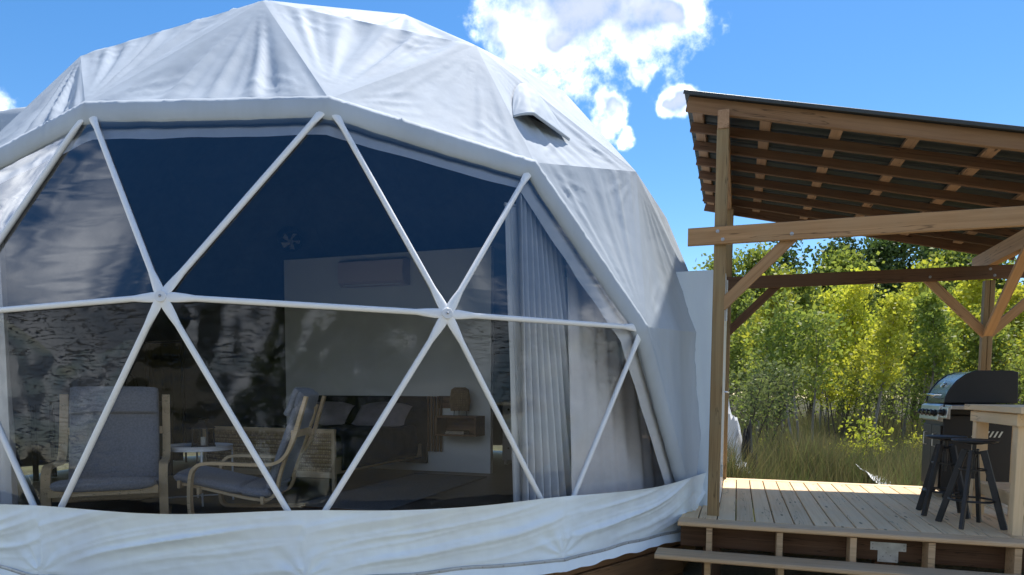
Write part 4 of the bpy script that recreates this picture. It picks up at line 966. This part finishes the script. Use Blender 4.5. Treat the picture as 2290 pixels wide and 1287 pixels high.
def curtain(name, label, azf, r, z0, z1, m, folds, amp, nu=160, group=None):
    """a pleated hanging cloth on a cylinder round the dome's middle; azf(u, v) gives its angle"""
    def f(u, v):
        a = azf(u, v); z = z1 + (z0 - z1) * v
        ph = u * folds * 2 * math.pi + .9 * nz(u * 9, v * .8, folds)
        rr_ = r + amp * (math.sin(ph) * .8 + .3 * math.sin(2 * ph + 1)) * (.7 + .3 * v) + .012 * nz(u * 30, v * 3)
        return (DC.x + rr_ * math.sin(a) - DC.x, DC.y - rr_ * math.cos(a) - DC.y, z)
    root = thing(name, label, 'curtain', (DC.x, DC.y, 0), 0, group)
    MB().grid(f, nu, 40).build('cloth', m, root, smooth=True, solid=.003)
    rail = [f(u, 0) for u in np.linspace(0, 1, 20)]
    rail = [(p[0] * r / math.hypot(p[0], p[1]), p[1] * r / math.hypot(p[0], p[1]), z1 + .012) for p in rail]
    MB().tube(rail, .012, 8).build('rail', 'white_metal', root)
    return root
def az_of(px, r, z):       # angle on the cylinder of radius r seen at picture column px
    best = None
    for k in range(-700, 1000):
        a = R_(k / 10); p = DC + Vector((r * math.sin(a), -r * math.cos(a), 0)); p.z = z
        d = p - EYE; c = 1145 + FPX * d.dot(rr) / d.dot(fwd); e = abs(c - px)
        if best is None or e < best[0]: best = (e, a)
    return best[1]
def between(pt0, pt1, pb0, pb1, r, zt, zb):
    A, B, C, D = az_of(pt0, r, zt), az_of(pt1, r, zt), az_of(pb0, r, zb), az_of(pb1, r, zb)
    return lambda u, v: (A + (B - A) * u) * (1 - v) + (C + (D - C) * u) * v
curtain('curtain', 'pleated grey-blue curtain gathered inside the clear panel beside the cover', between(1156, 1240, 1168, 1316, 3.50, 2.36, .15), 3.50, .03, 2.38, 'curtain_grey', 9, .085)
curtain('curtain', 'pale sheer strip of curtain hanging before the pleated grey-blue one', between(1128, 1152, 1150, 1190, 3.46, 2.05, .15), 3.46, .03, 2.30, 'curtain_pale', 1.4, .015, 40)
tcur = thing('curtain', 'flat taupe curtain drawn behind the pleated one, in the last clear panel', 'curtain', (.46, 4.98, 0), math.pi / 4)
MB().grid(lambda u, v: (1.26 * u * (1 - .22 * v), .022 * math.sin(u * 42 + 1.5 * nz(u * 6, v)) * (.5 + .5 * nz(u * 5, 3)) + .012 * nz(u * 9, v * 4, 3) + .10 * v, .03 + 1.97 * v), 120, 30).build('cloth', 'curtain_taupe', tcur, smooth=True, solid=.003)
MB().tube([(-.02, .10, 2.01), (1.0, .10, 2.01)], .012, 8).build('rail', 'white_metal', tcur)
curtain('curtain', 'off-white curtain at the far end of the clear panels, beyond the turned armchair', between(-130, 8, -130, 30, 3.45, 1.6, .15), 3.45, .03, 2.30, 'curtain_pale', 6, .04)
oc = thing('door_curtain', 'olive cloth hanging behind the turned armchair in the dim room', 'curtain', (-4.75, 9.3, 0), -.3)
MB().grid(lambda u, v: (-.27 + .54 * u, .03 * math.sin(u * 22), .02 + 1.60 * v), 50, 12).build('cloth', 'curtain_olive', oc, smooth=True, solid=.003)
MB().tube([(-.32, 0, 1.64), (.32, 0, 1.64)], .012, 8).build('rod', 'black_metal', oc)
for x in (-.32, .32): MB().tube([(x, 0, 0), (x, 0, 1.64)], .012, 8).build('stand', 'black_metal', oc)
# ventilation fan high on the liner
d = ray(650, 540); oc_ = EYE - DC; b_ = d.dot(oc_); c_ = oc_.length_squared - 3.62 ** 2; pf = EYE + d * (-b_ + math.sqrt(b_ * b_ - c_))
fan = thing('ventilation_fan', 'small round bladed ventilation fan high on the dark liner', 'fan', pf)
Mq = (DC - pf).normalized().to_track_quat('Z', 'Y').to_matrix().to_4x4()
MB().lathe([(.17, -.12), (.17, .02), (.155, .025), (.15, -.02), (.15, -.12)], 24).build('ring', 'steel_dark', fan, M=Mq, smooth=40)
for k in range(5):
    a = 2 * math.pi * k / 5; MB().add([(.03 * math.cos(a), .03 * math.sin(a), .0), (.14 * math.cos(a - .25), .14 * math.sin(a - .25), -.02), (.14 * math.cos(a + .3), .14 * math.sin(a + .3), .02), (.04 * math.cos(a + .6), .04 * math.sin(a + .6), .015)], [(0, 1, 2, 3)]).build('blade', 'white_plastic', fan, M=Mq)
MB().lathe([(.035, -.02), (.035, .02), (.02, .03)], 14).build('hub', 'white_plastic', fan, M=Mq)

# ------------------------------------------------------------------ scraps of white sheeting left behind the deck
def heap(name, label, loc, rx, ry, h, seed, m, rz=0):
    def f(u, v):
        a = 2 * math.pi * u; r = v
        k = 1 + .35 * nz(math.cos(a) * 1.7 + seed, math.sin(a) * 1.7, seed)
        z = h * (1 - r) ** .7 * (1 + .5 * nz(math.cos(a) * r * 3 + seed, math.sin(a) * r * 3, 2)) + .16 * h * abs(nz(math.cos(a) * r * 7, math.sin(a) * r * 7, seed)) - .02 * r
        return (rx * r * k * math.cos(a), ry * r * k * math.sin(a), z)
    o = MB().grid(f, 48, 22).build(name, m, smooth=25); o.location = loc; o.rotation_euler.z = rz; o['label'] = label; o['category'] = 'sheeting'; return o
heap('plastic_sheeting', 'tall crumpled heap of white plastic sheeting behind the deck by the door', (2.98, 9.6, GROUND), .62, .6, 1.4, 3.3, 'tarp_white')
heap('black_sack', 'black sack lying against the heap of white sheeting', (3.20, 9.25, GROUND), .22, .25, 1.15, 7.7, 'black_metal')['category'] = 'sack'
heap('plastic_sheeting', 'low scrap of white sheeting in the grass beside the heap', (3.05, 8.95, GROUND), .38, .35, .62, 5.1, 'tarp_white')
ts = thing('plastic_sheeting', 'white sheet of plastic with a raised corner in the grass behind the grill', 'sheeting', (5.52, 9.35, GROUND))
MB().grid(lambda u, v: ((u - .5) * 1.1, (v - .5) * .8, .12 + .46 * (1 - u) ** 1.5 * (.4 + .6 * v) + .06 * nz(u * 4, v * 4, 1)), 16, 12).build('sheet', 'tarp_white', ts, smooth=40, solid=.004)
for k in range(4): board('lath', (-.75 + .1 * k, -.3 + .12 * k, .03 + .03 * k), (-.1 + .12 * k, .25 - .2 * k, .16 - .02 * k), .03, .02, 'post_timber', ts)

# ------------------------------------------------------------------ trees and shrubs
def leaf_mesh(name, P, size, m, rs, hang=.3):
    """one small folded leaf (two triangles) at every point"""
    n = len(P); a = rs.normal(size=(n, 3)); a[:, 2] -= hang; a /= np.linalg.norm(a, axis=1)[:, None]
    b = np.cross(a, rs.normal(size=(n, 3))); b /= np.linalg.norm(b, axis=1)[:, None]
    s = (size * rs.uniform(.6, 1.35, n))[:, None]
    V = np.stack([P - a * s * .5, P + b * s * .34, P + a * s * .6, P - b * s * .34], 1).reshape(-1, 3)
    me = bpy.data.meshes.new(name); me.vertices.add(4 * n); me.vertices.foreach_set('co', V.astype(np.float32).ravel())
    me.loops.add(6 * n); i = np.arange(n)[:, None] * 4; me.loops.foreach_set('vertex_index', (i + np.array([[0, 1, 2, 0, 2, 3]])).astype(np.int32).ravel())
    me.polygons.add(2 * n); me.polygons.foreach_set('loop_start', (np.arange(2 * n) * 3).astype(np.int32))
    me.update(calc_edges=True); me.materials.append(MATS[m]); return me
def tree_parts(seed, h, spread, stems, crown0, leaf, nleaf, lm, bark, r0, lean=.12, clump=.17, upright=.6):
    rs = np.random.default_rng(seed); rd = random.Random(seed); wood_ = MB(); pts = []; wts = []
    for s in range(stems):
        a = rd.uniform(0, 6.28); off = Vector((math.cos(a), math.sin(a), 0)) * (.02 if stems == 1 else rd.uniform(.05, .22))
        hh = h * rd.uniform(.8, 1.0) if s else h; p = off.copy(); d = Vector((math.cos(a) * lean * rd.uniform(.3, 1.5), math.sin(a) * lean * rd.uniform(.3, 1.5), 1)).normalized()
        path = [p.copy()]; n = 10
        for k in range(n):
            d = (d + Vector((rd.gauss(0, .07), rd.gauss(0, .07), .03))).normalized(); p = p + d * hh / n; path.append(p.copy())
        rad = [r0 * (1 - .88 * k / n) * (.75 if stems > 1 else 1) for k in range(n + 1)]; rad[0] *= 1.25
        wood_.tube(path, rad, 7)
        nl = int(14 + 5 * h / max(1, stems ** .5))
        for q in range(nl):
            f = crown0 + (1 - crown0) * (q + rd.random()) / nl; i = min(int(f * n), n - 1); b = path[i].lerp(path[i + 1], f * n - i)
            az = q * 2.4 + rd.uniform(-.5, .5); ln = spread * (1.15 - f) ** .7 * rd.uniform(.55, 1.15) * (1 if f > crown0 + .1 else .7)
            dd = Vector((math.cos(az), math.sin(az), upright + rd.uniform(-.2, .35))).normalized(); bp = [b.copy()]; x = b.copy()
            for k in range(4):
                dd = (dd + Vector((rd.gauss(0, .14), rd.gauss(0, .14), .05))).normalized(); x = x + dd * ln / 4; bp.append(x.copy())
            br = max(.006, r0 * .32 * (1 - f * .7)); wood_.tube(bp, [br, br * .8, br * .6, br * .4, br * .2], 5)
            for k in range(1, 5):
                for _ in range(3):
                    t = bp[k] + Vector((rd.gauss(0, 1), rd.gauss(0, 1), rd.gauss(.1, .7))) * ln * .17; pts.append(tuple(t)); wts.append(.5 + k * .3)
                if k in (2, 3):
                    tw = bp[k] + Vector((rd.gauss(0, 1), rd.gauss(0, 1), rd.uniform(.1, .9))) * ln * .3; wood_.tube([bp[k], tw], [br * .4, br * .12], 4); pts.append(tuple(tw)); wts.append(1.6)
        pts.append(tuple(path[-1])); wts.append(2)
    pts = np.array(pts); wts = np.array(wts) * rs.uniform(.15, 1.8, len(pts)); wts /= wts.sum()
    c = rs.choice(len(pts), nleaf, p=wts); P = pts[c] + rs.normal(size=(nleaf, 3)) * np.array([clump, clump, clump * .8])
    P = P[P[:, 2] > .12]
    me = leaf_mesh('crown', P, leaf, lm, rs)
    wm = bpy.data.meshes.new('trunk'); wm.from_pydata(wood_.v, [], wood_.f); wm.shade_smooth(); wm.materials.append(MATS[bark])
    return wm, me
PROTO = {
    'young': [tree_parts(21, 4.2, 1.0, 1, .50, .105, 2100, 'leaf_green', 'bark_pale', .055, clump=.13), tree_parts(22, 4.0, 1.05, 3, .52, .105, 2300, 'leaf_green', 'bark_pale', .042, clump=.13)],
    'yellow': [tree_parts(31, 4.4, .95, 1, .46, .105, 2200, 'leaf_yellow', 'bark_pale', .05, clump=.13), tree_parts(32, 4.6, 1.1, 2, .45, .105, 2500, 'leaf_yellow', 'bark_pale', .045, clump=.13), tree_parts(33, 3.9, 1.0, 3, .45, .10, 2100, 'leaf_yellow', 'bark_dark', .038, clump=.12)],
    'willow': [tree_parts(41, 2.6, .8, 6, .45, .07, 1500, 'leaf_grey', 'bark_dark', .024, .28, clump=.12), tree_parts(42, 2.9, .9, 7, .42, .075, 1700, 'leaf_green', 'bark_dark', .026, .26, clump=.12)],
    'sapling': [tree_parts(51, 1.5, .5, 2, .2, .085, 360, 'leaf_yellow', 'bark_dark', .016)],
    'tall': [tree_parts(61, 9.6, 2.4, 1, .16, .21, 6500, 'leaf_dark', 'bark_dark', .16, .06, .32, .4), tree_parts(62, 9.0, 2.7, 2, .15, .22, 6500, 'leaf_dark', 'bark_dark', .15, .1, .34, .5), tree_parts(63, 8.2, 2.4, 1, .16, .20, 6500, 'leaf_green', 'bark_dark', .14, .1, .32, .5)],
}
TL = {'young': ('young_tree', 'young green tree with a thin pale trunk in the meadow behind the deck', 'tree', 'young green trees behind the deck'),
      'yellow': ('yellow_tree', 'slender tree with bright yellow-green leaves behind the deck', 'tree', 'yellow-green trees behind the deck'),
      'willow': ('willow_shrub', 'many-stemmed grey-green willow shrub growing in the meadow grass', 'shrub', 'willow shrubs in the meadow'),
      'sapling': ('sapling', 'knee-high sapling with sparse yellowing leaves in the dry grass', 'sapling', 'saplings in the dry grass'),
      'tall': ('tall_tree', 'tall dark green tree in the wood that closes the meadow', 'tree', 'tall trees at the edge of the wood')}
trng = random.Random(17); tcount = 0
def plant(kind, x, y, s=1.0, var=None, label=None, group=None):
    global tcount
    nm, lab, cat, grp = TL[kind]; P = PROTO[kind]; wm, me = P[var if var is not None else trng.randrange(len(P))]
    o = thing(nm, label or lab, cat, (x, y, GROUND - .03), trng.uniform(0, 6.28), group or grp); o.scale = (s * trng.uniform(.92, 1.1),) * 2 + (s,)
    mk('trunk', wm, None, o); mk('crown', me, None, o); tcount += 1; return o
def pp(px, d): return (px - 1145) / FPX * d, d
OWN = {(1800, 13.2): 'green tree with several pale stems standing out before the other meadow trees', (1690, 16.5): 'bright yellow slender tree just past the porch door', (1950, 14.6): 'yellow tree with one pale crooked trunk rising from the scrub',
       (2130, 19.0): 'tall yellow-green tree seen past the back post of the shelter', (2075, 16.0): 'single-stemmed green tree beside the grill, behind the deck edge'}
for px, d, k, s, v in [(1800, 13.2, 'young', .90, 1), (1690, 16.5, 'yellow', .98, 0), (1745, 18.5, 'young', 1.1, 0), (1880, 17.0, 'yellow', .86, 2), (1950, 14.6, 'yellow', .82, 0), (2010, 18.0, 'yellow', 1.05, 1), (2075, 16.0, 'young', .92, 0),
                       (2130, 19.0, 'yellow', 1.12, 0), (2200, 17.0, 'young', .95, 1), (2255, 18.5, 'yellow', 1.1, 1), (2330, 17.0, 'yellow', 1.0, 2), (1640, 19.0, 'young', 1.0, 1), (1830, 21.0, 'yellow', 1.15, 1), (1930, 21.5, 'yellow', 1.12, 0), (2060, 22.5, 'yellow', 1.2, 1), (2170, 23.0, 'yellow', 1.15, 2),
                       (1700, 23.0, 'young', 1.2, 1), (1770, 25.0, 'yellow', 1.2, 0), (1880, 26.0, 'young', 1.3, 0), (1990, 26.0, 'young', 1.3, 1), (2110, 27.0, 'yellow', 1.3, 0), (2230, 26.0, 'young', 1.25, 1), (2310, 24.0, 'yellow', 1.2, 0), (1620, 26.0, 'young', 1.3, 0),
                       (2400, 22.0, 'young', 1.2, 1), (2480, 20.0, 'yellow', 1.1, 0)]:
    plant(k, *pp(px, d), s, v, OWN.get((px, d)))
for px, d, s, v in [(1680, 11.6, .85, 0), (1655, 14.5, .9, 1), (1735, 17.8, .9, 0), (1870, 18.5, .85, 1), (1985, 19.5, .9, 0), (2050, 16.0, .8, 1), (2140, 19.0, .9, 0), (2240, 16.0, .9, 1), (1910, 22.5, 1.0, 0), (2300, 17, 1.0, 0), (1830, 25, 1.1, 1), (2090, 24, 1.1, 0), (1640, 22, 1.1, 0), (2190, 24, 1.1, 1), (1690, 28, 1.2, 0), (1740, 30, 1.2, 1), (1800, 29, 1.2, 0), (1860, 30, 1.2, 1), (1935, 28, 1.2, 0), (1990, 30, 1.2, 1), (2050, 29, 1.2, 0), (2130, 30, 1.2, 1), (2200, 29, 1.2, 0), (2280, 29, 1.2, 1), (1640, 30, 1.2, 1)]: plant('willow', *pp(px, d), s, v)
for px, d, s in [(1925, 12.2, .85), (1965, 12.6, .6), (1880, 12.8, .5), (2040, 13.0, .6), (1760, 12.0, .5), (1715, 12.5, .55), (2130, 12.8, .6)]: plant('sapling', *pp(px, d), s)
for px, d, s, v in [(1560, 37, .92, 2), (1625, 34, .95, 2), (1690, 37, 1.0, 1), (1745, 33, 1.0, 2), (1810, 36, 1.0, 0), (1870, 34, 1.06, 2), (1935, 38, 1.02, 2), (1990, 34, 1.0, 0), (2045, 37, 1.12, 1), (2105, 34, 1.08, 2), (2165, 37, 1.12, 1), (2225, 34, 1.08, 2), (2285, 36, 1.1, 0), (2350, 34, 1.1, 1), (2420, 36, 1.1, 2), (2500, 35, 1.1, 0), (1470, 40, .8, 0), (1350, 42, .8, 1), (1200, 43, .8, 2)]: plant('tall', *pp(px, d), s, v)
# the wood on the camera's side of the clearing: seen mirrored in the clear panels
for x, y, s, v in [(-17, -10, .8, 0), (-13.5, -13, .9, 1), (-10, -12, .75, 2), (-7.2, -14, .9, 0), (-4.6, -11.5, .62, 1), (-1.2, -14.5, .85, 2), (1.8, -12.5, .7, 0), (5, -14, .9, 1), (8.5, -12, .8, 2), (12, -13, .9, 0), (16, -11, .8, 1), (-21, -8, .8, 2)]:
    plant('tall', x, y, s, v, 'tall dark tree across the clearing, mirrored in the clear dome panels', 'trees mirrored in the clear panels')

# ------------------------------------------------------------------ meadow grass
gs = np.random.default_rng(77)
def grass(n, xy, hmin, hmax, wid, name, m, label):
    x, y = xy(n); keep = np.ones(len(x), bool)
    dx, dy = x - DO.x, y - DO.y; u = dx * EX.x + dy * EX.y; v = dx * EY.x + dy * EY.y
    keep &= ~((u > -.3) & (u < 4.35) & (v > -.9) & (v < 2.8)); keep &= np.hypot(x - DC.x, y - DC.y) > 4.15
    clump = np.array([.5 + nz(a * .55, b * .55, 1.7) for a, b in zip(x, y)]); keep &= gs.random(len(x)) < np.clip(clump + .25, .15, 1)
    x, y, clump = x[keep], y[keep], clump[keep]; n = len(x)
    h = gs.uniform(hmin, hmax, n) * (.55 + .7 * np.clip(clump, 0, 1)); a = gs.uniform(0, 2 * np.pi, n); w = wid * gs.uniform(.6, 1.4, n); bend = h * gs.uniform(.05, .55, n); ba = gs.uniform(0, 2 * np.pi, n)
    base = np.stack([x, y, np.full(n, GROUND - .02)], 1); s = np.stack([np.cos(a), np.sin(a), np.zeros(n)], 1) * w[:, None]; bd = np.stack([np.cos(ba), np.sin(ba), np.zeros(n)], 1) * bend[:, None]; up = np.zeros((n, 3)); up[:, 2] = h
    V = np.stack([base - s, base + s, base - s * .7 + up * .55 + bd * .3, base + s * .7 + up * .55 + bd * .3, base + up + bd], 1).reshape(-1, 3)
    me = bpy.data.meshes.new(name); me.vertices.add(5 * n); me.vertices.foreach_set('co', V.astype(np.float32).ravel()); me.loops.add(9 * n)
    i = np.arange(n)[:, None] * 5; me.loops.foreach_set('vertex_index', (i + np.array([[0, 1, 3, 0, 3, 2, 2, 3, 4]])).astype(np.int32).ravel()); me.polygons.add(3 * n); me.polygons.foreach_set('loop_start', (np.arange(3 * n) * 3).astype(np.int32)); me.update(calc_edges=True)
    o = mk(name, me, m); o['kind'] = 'stuff'; o['label'] = label; return o
def sector(n):
    d = 8.2 + 22 * gs.random(n) ** 1.35; px = gs.uniform(1560, 2480, n); return (px - 1145) / FPX * d, d
def around(n): return gs.uniform(1.5, 12, n), gs.uniform(4.5, 12, n)
grass(70000, sector, .35, 1.05, .006, 'grass', 'leaf_straw', 'tall dry straw-coloured meadow grass behind the deck')
grass(50000, sector, .3, .9, .007, 'grass', 'leaf_grey', 'green blades between the dry meadow grass')
grass(26000, around, .05, .18, .006, 'grass', 'leaf_green', 'short green grass round the dome and the steps')
def under(n): return (lambda u, v: (DO.x + EX.x * u + EY.x * v, DO.y + EX.y * u + EY.y * v))(gs.uniform(-.5, 5, n), gs.uniform(2.8, 5.5, n))
grass(9000, under, .08, .45, .008, 'grass', 'leaf_green', 'green grass along the back edge of the deck')
